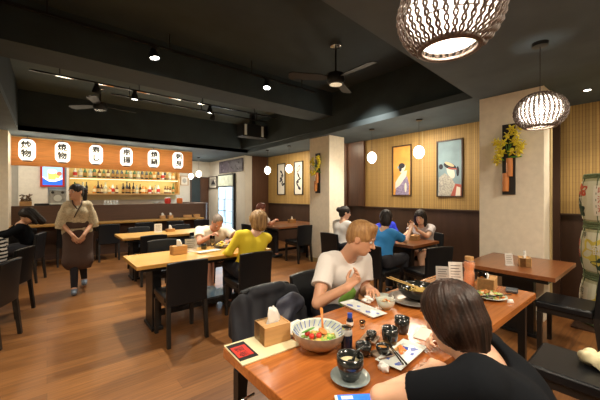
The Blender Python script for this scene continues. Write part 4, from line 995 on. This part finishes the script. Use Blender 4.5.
for (x, lab, mm) in ((2.62, 'left of two red-orange jars on the bar top', 'red'), (2.95, 'right of two red-orange jars, paler, on the bar top', 'orange_food')):
    r = empty('jar', (x, 9.0, 1.21), 0, lab, 'jar'); MB().lathe([(.07, 0), (.085, .05), (.08, .14), (.06, .15), (0, .15)], n=20, caps=False).build('jar_body', mm, r, smooth='auto'); MB().lathe([(.062, .15), (.062, .175), (0, .18)], n=20, caps=False).build('lid', 'tissue', r, smooth='auto')
bw = MB().lathe([(.03, 0), (.09, .05), (.085, .05), (.0, .01)], n=20, caps=False).build('small_bowl', 'ceramic_white', None, smooth=True, loc=(2.30, 9.0, 1.21)); tag(bw, 'small white bowl on the bar top left of the red jars', 'bowl')
gr = empty('glass_rack', (1.25, 9.0, 1.21), 0, 'clear rack of stacked glasses on the bar top, middle', 'rack')
MB().b6(-.17, .17, -.08, .08, 0, .02).build('tray', 'ceramic_white', gr)
for k in range(5): MB().lathe([(.025, 0), (.03, .085), (.027, .085), (.023, .005), (0, .005)], (-.13 + .065 * k, 0, .02), 12, caps=False).build('glass', 'glass_frost', gr, smooth=True)
# ------------------------------------------------------------------ things on the tables
ZT = .752
def tissue_box(loc, rz, label, w_=.13, d_=.11, h_=.08, tis=True, flop=0, cat='tissue box', th_=1):
    r = empty('tissue_box', loc, rz, label, cat)
    m = MB(); t = .006
    m.b6(-w_ / 2, w_ / 2, -d_ / 2, -d_ / 2 + t, 0, h_); m.b6(-w_ / 2, w_ / 2, d_ / 2 - t, d_ / 2, 0, h_); m.b6(-w_ / 2, -w_ / 2 + t, -d_ / 2 + t, d_ / 2 - t, 0, h_); m.b6(w_ / 2 - t, w_ / 2, -d_ / 2 + t, d_ / 2 - t, 0, h_)
    m.build('box_walls', 'boxwood', r, bevel=.0015)
    m = MB(); m.b6(-w_ / 2 + t, w_ / 2 - t, -d_ / 2 + t, -.012, h_ - .010, h_ - .004); m.b6(-w_ / 2 + t, w_ / 2 - t, .012, d_ / 2 - t, h_ - .010, h_ - .004); m.b6(-w_ / 2 + t, -.035, -.012, .012, h_ - .010, h_ - .004); m.b6(.035, w_ / 2 - t, -.012, .012, h_ - .010, h_ - .004)
    m.build('lid', 'boxwood', r)
    if tis:
        q = random.Random(int(abs(loc[0]) * 1000)); vs = []; fs = []; n = 12
        for j in range(7):
            f_ = j / 6
            for i in range(n):
                a = 2 * PI * i / n; rr = (.024 + .012 * math.sin(3 * a + 2 * f_ + 1)) * (1 - .45 * f_ * f_) + .004 * q.random()
                vs.append((rr * math.cos(a) * 1.15 + flop * f_ * .03, rr * math.sin(a) * (.25 + .25 * f_), h_ - .012 + .075 * f_ * th_ + .012 * f_ * math.sin(2 * a)))
        for j in range(6):
            for i in range(n): i2 = (i + 1) % n; fs.append((j * n + i, j * n + i2, (j + 1) * n + i2, (j + 1) * n + i))
        fs.append(tuple(6 * n + i for i in range(n)))
        MB().add(vs, fs).build('tissue', 'tissue', r, smooth=True)
    return r
tissue_box((.835, 1.215, ZT + .006), -.12, 'wooden tissue box with tall white tissue, standing on the cream menu beside the salad bowl', .135, .115, .085)
tissue_box((2.53, .86, ZT), .2, 'wooden tissue box with flat tissue behind the prawn plate on the near table', .17, .11, .085, flop=1, th_=.35)
tissue_box((3.74, .93, .732), .35, 'wooden tissue box on the reddish table by the pillar', .15, .10, .085)
tissue_box((1.20, 3.70, ZT), .1, 'wooden tissue box on the couple\'s pale table', .17, .10, .10)
tissue_box((1.82, 6.10, ZT), .1, 'low wooden box with white tissue on the second pale table', .15, .10, .05)
tissue_box((2.36, 8.56, .817), 0, 'left of two small wooden boxes close together on the bar ledge', .12, .10, .09)
tissue_box((2.56, 8.56, .817), 0, 'right of two small wooden boxes close together on the bar ledge', .12, .10, .09)
tissue_box((3.02, 8.56, .817), 0, 'wide wooden box on the bar ledge, right of the two small ones', .20, .10, .08, tis=False)
tissue_box((3.28, 8.56, .817), 0, 'pale wooden box nearest the right end of the bar ledge', .16, .10, .09, tis=False)
tissue_box((4.42, 2.52, ZT), .3, 'wooden box on the small table between the woman in blue and the girl', .22, .12, .07, tis=False)
tissue_box((4.75, 6.05, ZT), .2, 'orange wooden box with white tissue on the dark corner table', .18, .12, .09)
mn = empty('menu_booklet', (.765, 1.195, ZT), R(-4), 'cream menu booklet with red and black label lying at the near table\'s left corner', 'menu')
MB().b6(-.145, .145, -.10, .10, 0, .005).build('cover', 'paper', mn)
m = MB(); m.b6(-.142, -.055, -.07, .085, .005, .0058, 1); m.b6(-.135, -.065, -.045, .055, .0058, .0062, 0); lp = m.build('label_print', ['red', 'blackprint'], mn)
m = MB(); vs, fs = text_geo('魚道', .045)
m.add([(-.10 - y, x, .0068) for x, y, _ in vs], fs); m.build('lettering', 'blackprint', lp)
m2 = empty('menu_booklet', (.98, 1.24, ZT), R(12), 'pale menu booklet with coloured edge lying behind the wooden tissue box', 'menu')
MB().b6(-.10, .10, -.05, .05, 0, .010).build('cover', 'paperw', m2); MB().b6(-.10, .10, -.05, -.035, .010, .0108).build('edge_print', 'paper', m2)
def bowl(name, loc, r_, h_, mo, mi_, label, foot=.45, th=.006, cat='bowl', n=36, rim=None):
    q = empty(name, loc, 0, label, cat)
    out = [(0, 0), (r_ * foot, 0), (r_ * foot, h_ * .10)] + [(r_ * (foot + (1 - foot) * math.sin(t * PI / 2)), h_ * (.10 + .90 * (1 - math.cos(t * PI / 2)) ** .9)) for t in (.15, .3, .45, .6, .75, .9, 1)]
    inn = [(r_ - th, h_ - .002)] + [((r_ - th) * (foot + (1 - foot) * math.sin(t * PI / 2)) , h_ * (.10 + .90 * (1 - math.cos(t * PI / 2)) ** .9) + .004) for t in (.9, .75, .6, .45, .3, .15)] + [(0, h_ * .10 + .006)]
    MB().lathe(out, n=n, caps=False).build('outer_wall', mo, q, smooth=True); MB().lathe([out[-1]] + inn, n=n, caps=False).build('inner_wall', mi_, q, smooth=True)
    return q
sb = bowl('salad_bowl', (.957, 1.020, ZT), .122, .088, 'bowl_out', 'celadon', 'large speckled salad bowl with pale green inside, on the near table', .38)
m = MB()
for k in range(26): a = 2 * PI * k / 26; m.tube([(.116 * math.cos(a), .116 * math.sin(a), .083), (.092 * math.cos(a + .12), .092 * math.sin(a + .12), .060)], .0018, 4)
m.build('glaze_streaks', 'blue', sb)
def heap(name, loc, r_, z_, n, mats, label, size=(.012, .02), seed=0, kind='stuff', cat='food', flat_=.5, ry=None):
    q = random.Random(seed); m = MB()
    for k in range(n):
        a = q.uniform(0, 6.28); rr = r_ * math.sqrt(q.random()); s = q.uniform(*size); m.ell((rr * math.cos(a), rr * math.sin(a) * (ry or 1), z_ * (1 - (rr / r_) ** 2) + s * .35), (s * q.uniform(.8, 1.5), s * q.uniform(.6, 1), s * flat_), 7, mi=q.randrange(len(mats)), rot=Euler((q.uniform(-.5, .5), q.uniform(-.5, .5), a)).to_matrix())
    o = m.build(name, mats, None, smooth=True, loc=loc); return tag(o, label, cat, kind=kind)
heap('salad', (.955, 1.015, .785), .078, .022, 70, ['green_l', 'green_l', 'noodle', 'green', 'rice'], 'green and yellow salad piled in the speckled bowl', (.010, .018), 2)
for k, (dx, dy) in enumerate(((-.045, .03), (-.02, -.02), (-.05, -.005))):
    o = MB().ell((0, 0, 0), (.013, .013, .013), 14).build('cherry_tomato', 'tomato', None, smooth=True, loc=(.955 + dx, 1.015 + dy, .822)); tag(o, ['red tomato at the back left of the salad', 'red tomato nearest the spoon in the salad', 'red tomato at the left edge of the salad'][k], 'tomato', 'tomatoes in the salad')
o = MB().ell((0, 0, 0), (.038, .020, .003), 14, rot=Euler((0, .5, 2.0)).to_matrix()).build('cucumber_slice', 'green', None, smooth=True, loc=(.915, 1.045, .835)); tag(o, 'long green leaf standing against the salad bowl\'s inner wall', 'leaf')
sp = empty('wooden_spoon', (.985, 1.02, .83), 0, 'orange wooden spoon standing in the salad bowl', 'spoon')
MB().ell((-.012, -.012, -.004), (.028, .022, .010), 16, rot=Euler((.5, .3, .3)).to_matrix()).build('spoon_bowl', 'spoonwood', sp, smooth=True)
MB().tube([(-.004, -.002, .0), (.012, .018, .035), (.032, .045, .075)], [.006, .005, .008], 8).build('handle', 'spoonwood', sp, smooth=True)
def bottle2(name, loc, prof, mats, label, cat='bottle', cap_=None, lab_=None):
    q = empty(name, loc, 0, label, cat); MB().lathe(prof, n=24, caps=False).build('glass_body', mats[0], q, smooth='auto')
    if cap_: MB().lathe(cap_, n=20).build('cap', mats[1], q, smooth='auto')
    if lab_: MB().lathe(lab_, n=24, caps=False).build('label', mats[2], q, smooth='auto')
    return q
NV = mat('navy_sauce', (.008, .012, .03), .15)
bottle2('sauce_bottle', (1.03, .915, ZT), [(0, 0), (.024, .002), (.025, .03), (.025, .085), (.024, .10), (.018, .108), (0, .108)], ['glass_frost', 'chrome', NV], 'squat dark sauce bottle with clear shoulder beside the salad bowl', cap_=[(.022, .10), (.023, .112), (.0, .114)], lab_=[(.0255, .006), (.0255, .078)])
bottle2('soy_bottle', (1.235, 1.075, ZT), [(0, 0), (.017, .001), (.018, .035), (.012, .05), (.010, .055), (0, .055)], [NV, 'blue', 'paperw'], 'little soy bottle with blue cap in the middle of the near table', cap_=[(.013, .05), (.013, .072), (0, .074)], lab_=[(.0186, .012), (.0186, .030)])
def saucer(name, loc, r_, m_, label, cat='plate', h_=.016):
    o = MB().lathe([(0, 0), (r_ * .55, 0), (r_ * .62, .004), (r_, h_), (r_ * .985, h_ + .003), (r_ * .6, .008), (0, .006)], n=40, caps=False).build(name, m_, None, smooth=True, loc=loc); return tag(o, label, cat)
saucer('saucer', (.88, .765, ZT), .075, mat('grey_blue_glaze', (.12, .16, .17), .2, var=.5, vscale=18, col2=(.30, .34, .32)), 'mottled grey-blue saucer under the black soup cup')
def cup(name, loc, r0, r1, h_, label, m_='ceramic_black', fill=None, cat='cup', group=None):
    q = empty(name, loc, 0, label, cat, group); MB().lathe([(0, 0), (r0 * .8, 0), (r0, .008), (r1, h_ * .6), (r1, h_), (r1 - .005, h_), (r1 - .006, h_ * .6), (r0 - .006, .012), (0, .010)], n=32, caps=False).build('cup_body', m_, q, smooth=True)
    if fill: MB().lathe([(r1 - .006, h_ * .68), (0, h_ * .68)], n=28, caps=False).build('liquid', fill, q)
    return q
cup('soup_cup', (.88, .765, ZT + .009), .036, .050, .085, 'large black cup of pale soup on the grey-blue saucer, bottom of the photo', fill='rice')
sn = empty('soup_spoon', (.895, .765, .83), 0, 'black spoon leaning in the black soup cup', 'spoon'); MB().ell((-.01, -.005, -.01), (.016, .020, .006), 12).build('spoon_bowl', 'ceramic_black', sn, smooth=True); MB().tube([(0, 0, -.008), (.022, -.004, .02), (.050, -.01, .035)], [.006, .005, .006], 8).build('handle', 'ceramic_black', sn, smooth=True)
cup('tea_cup', (1.22, .82, ZT + .007), .030, .037, .078, 'black tea cup standing on a round brown coaster', fill='blackprint', group='black tea cups on the near table')
cup('tea_cup', (1.385, .86, ZT), .030, .037, .078, 'black tea cup farther right, next to the white paper', fill='blackprint', group='black tea cups on the near table')
saucer('coaster', (1.215, .815, ZT), .052, 'shelf', 'round brown coaster under the left black tea cup', 'coaster', .005)
cup('small_cup', (1.065, .85, ZT), .026, .034, .048, 'low dark cup between sauce bottle and soup cup', fill='blackprint')
cup('small_cup', (1.12, .79, ZT + .012), .022, .028, .035, 'small dark brown cup on a little grey dish left of the painted plate', fill='fried')
def rectplate(name, loc, rz, w_, d_, m_, label, blots=(), h_=.014, cat='plate'):
    q = empty(name, loc, rz, label, cat); m = MB(); a, b_ = w_ / 2, d_ / 2; i_ = .80
    P = [(x * s, y * t, z) for s, t, z in ((.85, .85, 0), (1, 1, h_), (.97, .95, h_ + .001), (.85, .80, .006)) for x, y in ((-a, -b_), (a, -b_), (a, b_), (-a, b_))]
    fs = [(3, 2, 1, 0)] + [(j * 4 + i, j * 4 + (i + 1) % 4, (j + 1) * 4 + (i + 1) % 4, (j + 1) * 4 + i) for j in range(3) for i in range(4)] + [(12, 13, 14, 15)]
    m.add(P, fs)
    if blots:
        for (u, v, s) in blots:
            poly = [(u * a + s * (1 + .35 * math.sin(3 * t * PI / 6 + u * 9)) * math.cos(t * PI / 6), v * b_ + s * .7 * (1 + .35 * math.cos(4 * t * PI / 6 + v * 5)) * math.sin(t * PI / 6)) for t in range(12)]
            m.prism(poly, .0062, .0066, 1)
    m.build('dish', [m_, 'blue'], q)
    return q
rectplate('painted_plate', (1.185, .735, ZT), R(6), .26, .115, 'ceramic_white', 'white rectangular plate with blue flowers and chopsticks across it, nearer one', ((-.62, -.4, .016), (-.2, .5, .012), (.45, .3, .024), (.62, -.3, .020), (-.55, .5, .010), (.25, -.5, .012)))
heap('shrimp_piece', (1.20, .755, ZT + .010), .020, .008, 7, ['orange_food', 'fried'], 'small orange morsel on the nearer painted plate', (.008, .014), 5)
rectplate('painted_plate', (1.475, 1.185, ZT), R(84), .29, .115, 'ceramic_white', 'white rectangular plate with blue flowers in front of the man', ((.6, .3, .022), (.3, -.2, .014), (-.35, .1, .018), (-.7, -.4, .012), (0, .5, .01)))
def sticks(p, q, label, m_, r_=.0035, gap=.014):
    p, q = Vector(p), Vector(q); c = (p + q) / 2; e = empty('chopsticks', c, 0, label, 'chopsticks'); s = (q - p).cross(Vector((0, 0, 1))).normalized() * gap / 2
    for sg in (-1, 1): MB().tube([p - c + s * sg, q - c + s * sg * .4], [r_, r_ * .6], 8).build('stick', m_, e, smooth=True)
sticks((1.075, .655, .790), (1.185, .80, .775), 'black chopsticks lying across the nearer painted plate', 'ceramic_black', .004)
sticks((1.885, 1.28, .862), (1.83, .93, .846), 'yellow bamboo chopsticks resting across the large black noodle bowl', 'bambstick', .0042, .03)
rectplate('small_square_dish', (1.19, .91, ZT), R(20), .085, .075, 'bowl_out', 'small grey square dish behind the left tea cup')
cup('tiny_glass', (1.195, .905, ZT + .008), .016, .024, .036, 'tiny dark glass standing on the small grey square dish', 'ceramic_black')
rectplate('small_square_dish', (1.12, .79, ZT), R(-15), .09, .07, 'bowl_out', 'small grey dish left of the nearer painted plate')
cup('votive_glass', (1.27, 1.02, ZT), .013, .016, .04, 'small clear glass beside the blue-capped soy bottle', 'glass')
cup('votive_glass', (1.13, .875, ZT), .012, .015, .045, 'small clear glass behind the low dark cup', 'glass')
def crumple(name, loc, r_, label, m_='tissue', seed=1, fl=.6, cat='napkin', h=.004):
    q = random.Random(seed); P = [ell((q.uniform(-r_, r_) * .6, q.uniform(-r_, r_) * .6, r_ * fl * .5 * q.uniform(.8, 1.4)), (r_ * q.uniform(.3, .6), r_ * q.uniform(.3, .6), r_ * fl * q.uniform(.3, .5)), Euler((q.uniform(0, 3), q.uniform(0, 3), 0)).to_matrix(), .006) for _ in range(8)] + [half((0, 0, 0), (0, 0, -1))]
    w_ = wrinkle(.2 * r_, 3.6 / r_, seed); o = sdf_obj(name, P, h, m_, disp=w_); o.location = loc; return tag(o, label, cat)
crumple('crumpled_napkin', (1.035, .72, ZT), .022, 'small crumpled white napkin beside the nearer painted plate', seed=3, h=.0025)
crumple('crumpled_napkin', (1.60, 1.245, ZT), .030, 'white napkin behind the rice bowl', seed=5, fl=1.2, h=.0025)
crumple('crumpled_napkin', (2.33, .66, ZT), .025, 'little white napkin scrap right of the prawn plate', seed=9, h=.0025)
crumple('folded_cloth', (2.43, .27, .472), .085, 'crumpled pale printed cloth on the empty chair seat, lower right', 'paper', 13, .8, 'cloth', h=.004)
pp = MB().prism([(-.07, -.05), (.07, -.055), (.075, .05), (-.065, .055)], 0, .0015).build('paper_napkin', mat('pink_white_paper', (.80, .68, .60), .7), None, loc=(1.46, .765, ZT), rz=.3); tag(pp, 'flat pale paper napkin next to the farther tea cup', 'napkin')
ph = empty('smartphone', (.80, .665, ZT), R(-36), 'white smartphone with glowing blue screen at the bottom edge of the photo', 'phone')
MB().b6(-.072, .072, -.036, .036, 0, .008).build('phone_body', 'ceramic_white', ph, bevel=.003); MB().b6(-.062, .062, -.033, .033, .0081, .0086).build('screen', 'screen', ph).name; MB().b6(-.05, -.01, .010, .026, .0087, .0089).build('icon', 'paperw', ph)
bowl('rice_bowl', (1.60, 1.105, ZT), .056, .058, 'celadon', 'celadon', 'small celadon bowl of brown topped rice in front of the man', .45)
heap('rice_topping', (1.60, 1.105, .782), .036, .018, 26, ['fried', 'orange_food', 'rice'], 'brown and orange topping heaped in the small celadon bowl', (.008, .013), 4)
saucer('green_rim_plate', (1.74, 1.22, ZT), .068, 'celadon', 'small white plate with green rim behind the rice bowl')
saucer('large_grey_plate', (1.86, 1.065, ZT), .165, mat('grey_brown_glaze', (.20, .18, .16), .25, var=.4, vscale=12), 'wide grey plate under the large black noodle bowl', h_=.02)
bowl('noodle_bowl', (1.90, 1.06, ZT + .009), .135, .085, 'ceramic_black', 'ceramic_black', 'large black bowl of yellow noodles across from the foreground woman', .4)
m = MB(); q = random.Random(6)
for k in range(34):
    a = q.uniform(0, 6.28); rr = q.uniform(0, .06); c = Vector((rr * math.cos(a), rr * math.sin(a), q.uniform(.0, .018))); L_ = [c + Vector((.022 * math.cos(t * 1.1 + a), .022 * math.sin(t * 1.1 + a), .006 * math.sin(t * 2 + a))) for t in range(5)]; m.tube(L_, .0028, 5)
nd = m.build('noodles', 'noodle', None, smooth=True, loc=(1.90, 1.06, .805)); tag(nd, 'yellow noodles in the large black bowl', 'noodles', kind='stuff')
def card(name, loc, rz, w_, h_, label, m_='paperw', txt='menu', cat='menu card', tilt=.12):
    q = empty(name, loc, rz, label, cat); T = Matrix.Rotation(-tilt, 4, 'X')
    MB().b6(-w_ / 2, w_ / 2, -.002, .002, 0, h_).build('sheet', m_, q).matrix_local = T
    m = MB()
    for k in range(5):
        z = h_ * (.82 - .15 * k); m.b6(-w_ * .36, w_ * (.36 - .1 * (k % 2)), -.0032, -.0022, z - .004, z)
    o = m.build('print', 'blackprint', q); o.matrix_local = T
    MB().b6(-w_ / 2, w_ / 2, -.02, .02, 0, .004).build('base', m_, q)
card('menu_stand', (2.56, 1.10, ZT), R(-50), .105, .15, 'white standing menu card behind the foreground woman\'s head')
card('menu_stand', (2.46, 1.16, ZT), R(-50), .10, .12, 'greyish clear menu stand left of the white menu card', 'glass_frost')
card('menu_stand', (3.63, 1.03, .732), R(-40), .08, .12, 'clear menu stand beside the tissue box on the reddish table', 'glass_frost')
card('menu_stand', (1.36, 3.73, ZT), R(-10), .14, .16, 'clear menu stand right of the tissue box on the couple\'s table', 'glass_frost')
card('menu_stand', (1.60, 6.08, ZT), R(-10), .13, .16, 'white card standing on the second pale table')
card('menu_stand', (2.10, 3.82, ZT), R(15), .10, .15, 'white card standing between the couple on their table')
jg = bottle2('juice_bottle', (2.50, .975, ZT), [(0, 0), (.038, .001), (.040, .02), (.040, .10), (.034, .125), (.036, .135), (.040, .14), (.040, .185), (.028, .20), (.0, .20)], ['glass_thin', 'boxwood', 'juice'], 'tall orange-filled bottle with brown lid at the near table\'s far end', cap_=[(.030, .197), (.031, .225), (0, .228)], lab_=[(0, .005), (.036, .006), (.036, .095), (.030, .12), (.036, .145), (.036, .182), (0, .183)])
cup('drink_glass', (2.50, .885, ZT), .024, .030, .12, 'clear glass with a little orange drink beside the orange bottle', 'glass', 'juice')
pr = saucer('food_plate', (2.32, .775, ZT), .105, 'celadon', 'plate of greens and orange prawns right of the foreground woman\'s head')
heap('prawn_salad', (2.32, .775, ZT + .008), .082, .025, 60, ['orange_food', 'green_l', 'green', 'rice', 'fried'], 'orange prawns and lettuce heaped on the plate at the table\'s right end', (.010, .019), 12)
sticks((2.16, .80, .785), (2.36, .66, .792), 'dark chopsticks lying across the prawn plate', 'ceramic_black', .004)
rectplate('small_grey_dish', (2.59, .72, ZT), R(15), .11, .075, mat('slate_glaze', (.10, .11, .12), .2), 'small slate-grey dish at the near table\'s right corner')
# the couple's table
cup('tea_cup', (1.56, 3.83, ZT), .034, .040, .065, 'dark cup between the menu stand and the plate of yellow food')
rectplate('long_white_plate', (1.53, 3.60, ZT), R(8), .30, .11, 'ceramic_white', 'long white plate near the edge of the couple\'s table')
saucer('food_plate', (1.80, 3.80, ZT), .11, 'ceramic_black', 'dark plate of yellow food before the man in cream')
heap('yellow_food', (1.80, 3.80, ZT + .008), .07, .06, 40, ['noodle', 'shirt_yellow', 'rice'], 'yellow food piled on the dark plate before the man in cream', (.014, .022), 21)
bowl('small_bowl', (1.99, 3.88, ZT), .05, .05, 'ceramic_black', 'ceramic_black', 'small black bowl at the right of the yellow food')
cup('drink_glass', (1.72, 3.93, ZT), .026, .034, .15, 'tall clear glass in front of the man in cream', 'glass')
cup('drink_glass', (4.12, 2.72, ZT), .028, .032, .10, 'dark glass on the small table before the woman in blue', 'ceramic_black')
crumple('plastic_bag', (1.68, 3.86, .0), .16, 'pale blue plastic bag on the floor under the couple\'s table', mat('blue_plastic', (.25, .42, .62), .3, var=.5, vscale=9, col2=(.6, .68, .7)), 17, 1.3, 'bag', .009)
# dark jacket hung over the chair back
jb = (1.20, 1.82, 0); jk = empty('draped_jacket', jb, 0, 'dark jacket hung over the chair back behind the wooden tissue box', 'jacket')
P_ = []
for k in range(7):
    x = .99 + .072 * k; zt = .765 - .02 * abs(k - 3) ** 1.2 * .6
    P_ += [cap((x, 1.815, zt), (x - .01 + .01 * math.sin(k * 2), 1.735 + .01 * math.sin(k * 3), .50 + .03 * math.sin(k * 1.7)), .034, .042, .06), cap((x, 1.845, zt), (x, 1.90, .50), .035, .040, .06)]
P_ += [cap((1.00, 1.80, .735), (.95, 1.74, .46), .05, .055, .03), cap((1.41, 1.80, .74), (1.45, 1.74, .60), .05, .05, .03), cap((1.45, 1.74, .60), (1.44, 1.68, .45), .05, .045, .03)]
P_ += [cap((1.08, 1.80, .785), (1.30, 1.80, .79), .030, .028, .03)]
sdf_obj('jacket_shell', P_, .009, 'jacket', jk, disp=wrinkle(.009, 20, 12), base=jb)
sdf_obj('jacket_lining', [ell((1.33, 1.715, .66), (.13, .03, .09), None, .03), ell((1.26, 1.70, .58), (.10, .03, .08), None, .03)], .007, 'lining', jk, disp=wrinkle(.009, 30, 2), base=jb)
# ------------------------------------------------------------------ people
def green_print(ch, tf, tr, ax):
    c = np.array(ch); F_, R_, A_ = np.array(tf), np.array(tr), np.array(ax)
    def fn(cen):
        q = cen - c; u = q @ R_; v = q @ A_; w_ = q @ F_
        return ((w_ > .02) & (((u + .01) / .075) ** 2 + ((v + .16) / .10) ** 2 + .25 * np.sin(u * 70) * np.sin(v * 60) < 1)).astype(int)
    return fn, ['shirt_white', 'shirt_green']
figure('person', 'man in white t-shirt with green print, leaning over the near table, one hand raised', (1.76, 1.70, .56), (1.765, 1.56, 1.00), (1.755, 1.42, 1.135), (-.18, -1, 0), (.40, -.78, -.30),
       [(1.93, 1.53, .69), (1.40, 1.50, .725)], [(1.76, 1.36, .79), (1.50, 1.33, .85)], vox=.006, skin='skin', top='shirt_white', bottom='trouser', hair='short', hairm='hair_blond', wide=.92,
       hand_dir=[(-.6, -.7, .1), (.55, -.35, .55)], palm=[(0, 0, -1), (-.6, -.1, .8)], curl=(.5, .75), topfn=green_print)
figure('person', 'woman in black top with dark bobbed hair, seen from behind in the foreground', (1.10, .10, .56), (1.04, .40, .955), (1.045, .465, 1.045), (-.28, .96, 0), (.22, .95, -.40),
       [(.83, .59, .80), (1.38, .45, .79)], [(1.09, .56, .80), (1.36, .60, .82)], vox=.006, skin='skin_l', top='shirt_black', hair='nape', hairm='hair_brown', female=True, wide=.95, hair_vox=.004,
       hand_dir=[(.9, .1, -.05), (-.3, .6, 0)], palm=[(0, 0, -1), (-.5, 0, -.8)], curl=(.7, .9), neck_cut=.075)
figure('person', 'waitress in beige kimono top and long brown skirt walking, hands crossed in front', (.36, 5.74, .90), (.355, 5.70, 1.345), (.335, 5.67, 1.495), (-.08, -1, 0), (-.75, -.65, -.02),
       [(.55, 5.68, 1.04), (.16, 5.70, 1.04)], [(.42, 5.50, .86), (.29, 5.50, .86)], kn=[(.41, 5.69, .48), (.31, 5.63, .48)], an=[(.46, 5.98, .12), (.31, 5.60, .09)], vox=.009, skin='skin', top='kimono', sleeve='kimono',
       bottom='hakama', shoes='shoe', hair='ponytail', hairm='hair_black', female=True, wide=.80, skirt=True, hand_dir=[(-.5, -.1, -.8), (.5, -.1, -.8)], palm=[(-.3, .9, 0), (.3, .9, 0)], curl=(.4, .4))
w_ = [o for o in C.objects if o.get('label', '').startswith('waitress')][0]; wb = w_.location
MB().tube([Vector(p) - wb for p in ((.41, 5.68, 1.37), (.40, 5.62, 1.31), (.36, 5.595, 1.24), (.31, 5.60, 1.12))], [.008, .009, .009, .008], 8).build('collar', 'hakama', w_, smooth=True)
MB().tube([Vector(p) - wb for p in ((.29, 5.68, 1.37), (.30, 5.62, 1.31), (.345, 5.595, 1.245))], [.008, .009, .009], 8).build('collar', 'hakama', w_, smooth=True)
sdf_obj('waistband', [cap((.30, 5.735, 1.0), (.42, 5.735, 1.0), .125, None, .04), half((0, 0, 1.055), (0, 0, 1)), half((0, 0, .95), (0, 0, -1))], .008, 'hakama', w_, base=tuple(wb))
figure('person', 'man in cream shirt with cropped grey hair bent over yellow food', (1.90, 4.50, .56), (1.90, 4.28, .975), (1.885, 4.13, 1.055), (-.05, -1, 0), (-.05, -.72, -.65),
       [(2.20, 4.12, .80), (1.62, 4.12, .80)], [(2.02, 3.97, .80), (1.74, 4.03, .88)], vox=.009, skin='skin_r', top='shirt_cream', hair='cropped', hairm='hair_grey', leg_end=.8, wide=1.12,
       hand_dir=[(-.9, -.3, 0), (.5, -.6, .5)], curl=(.6, .9))
figure('person', 'woman in bright yellow long-sleeved top with streaked blond hair, her back to us', (1.86, 3.20, .56), (1.94, 3.20, 1.00), (2.00, 3.22, 1.125), (.15, 1, 0), (.25, .95, -.12),
       [(1.64, 3.28, .78), (2.16, 3.42, .79)], [(1.66, 3.47, .70), (2.00, 3.60, .80)], vox=.009, skin='skin_l', top='shirt_yellow', sleeve='long', hair='puffy', hairm='hair_dyed', female=True, wide=1.1)
figure('person', 'woman in blue short-sleeved top reaching across the small table', (3.48, 2.50, .56), (3.60, 2.50, .98), (3.67, 2.53, 1.12), (1, .05, 0), (.85, .45, -.15),
       [(3.74, 2.76, .80), (3.90, 2.36, .80)], [(3.96, 2.72, .80), (4.10, 2.40, .95)], vox=.010, skin='skin_l', top='shirt_blue', hair='bob', hairm='hair_black', female=True, wide=.9,
       hand_dir=[(1, 0, 0), (.5, .1, .8)], palm=[(0, 0, -1), (-.8, 0, .5)])
figure('person', 'girl in pale top with long black hair and bare legs, facing the woman in blue', (4.88, 2.60, .55), (4.78, 2.60, .96), (4.69, 2.58, 1.09), (-1, -.05, 0), (-.9, -.25, -.25),
       [(4.62, 2.42, .80), (4.66, 2.80, .80)], [(4.48, 2.52, .90), (4.45, 2.72, .80)], kn=[(4.50, 2.46, .50), (4.48, 2.62, .50)], an=[(4.46, 2.42, .09), (4.50, 2.66, .09)], vox=.010, skin='skin_l', top='shirt_grey', hair='long', hairm='hair_black', female=True, leg_end=.55,
       hand_dir=[(-.4, .2, .8), (-1, 0, 0)], bottom='trouser')
figure('person', 'person in bright cobalt blue hooded top, mostly hidden behind the woman in blue', (4.50, 3.20, .55), (4.47, 3.10, .96), (4.36, 3.03, 1.06), (-.1, -1, 0), (-.5, -.7, -.5),
       [(4.66, 3.02, .80), (4.28, 2.98, .80)], [(4.50, 2.90, .80), (4.32, 2.84, .80)], vox=.011, skin='skin_l', top='shirt_cobalt', sleeve='long', hair='short', hairm='shirt_cobalt')[0].children[-1].name = 'hood'
figure('person', 'person in white shirt with black hair bun sitting before the far pillar', (3.98, 3.68, .55), (4.03, 3.66, .99), (4.07, 3.66, 1.13), (1, 0, 0), (.9, -.45, -.1),
       [(4.10, 3.90, .78), (4.12, 3.46, .78)], [(4.34, 3.85, .80), (4.36, 3.52, .80)], vox=.010, skin='skin_l', top='shirt_white', hair='bun', hairm='hair_black', female=True)
figure('person', 'person in pale shirt with auburn hair at the corner table behind the woman in yellow', (3.66, 5.93, .55), (3.72, 5.93, 1.00), (3.76, 5.93, 1.14), (1, 0, 0), (.8, -.5, -.25),
       [(3.86, 6.15, .80), (3.88, 5.72, .80)], [(4.05, 6.05, .80), (4.05, 5.80, .86)], vox=.012, skin='skin_r', top='shirt_white', hair='short', hairm='hair_auburn')
figure('person', 'diner in black with long black hair leaning forward at the left table', (-.20, 6.88, .55), (-.36, 6.84, .98), (-.25, 6.72, 1.12), (-1, -.1, 0), (-.8, -.2, -.6),
       [(-.50, 6.62, .82), (-.50, 7.08, .82)], [(-.72, 6.60, .80), (-.74, 6.95, .80)], vox=.010, skin='skin_l', top='shirt_black', sleeve='long', hair='long', hairm='hair_black', female=True)
def stripes(ch, tf, tr, ax):
    A_ = np.array(ax)
    return (lambda cen: (((cen @ A_) / .036) % 1 < .5).astype(int)), ['shirt_white', 'shirt_black']
figure('person', 'diner in black and white striped shirt cut by the left edge of the photo', (-.46, 4.26, .55), (-.46, 4.28, 1.00), (-.56, 4.30, 1.13), (-.9, .42, 0), (-.9, 0, -.3),
       [(-.64, 4.04, .80), (-.52, 4.52, .80)], [(-.86, 4.12, .80), (-.76, 4.50, .80)], vox=.009, skin='skin_l', top='shirt_white', hair='short', hairm='hair_black', topfn=stripes)
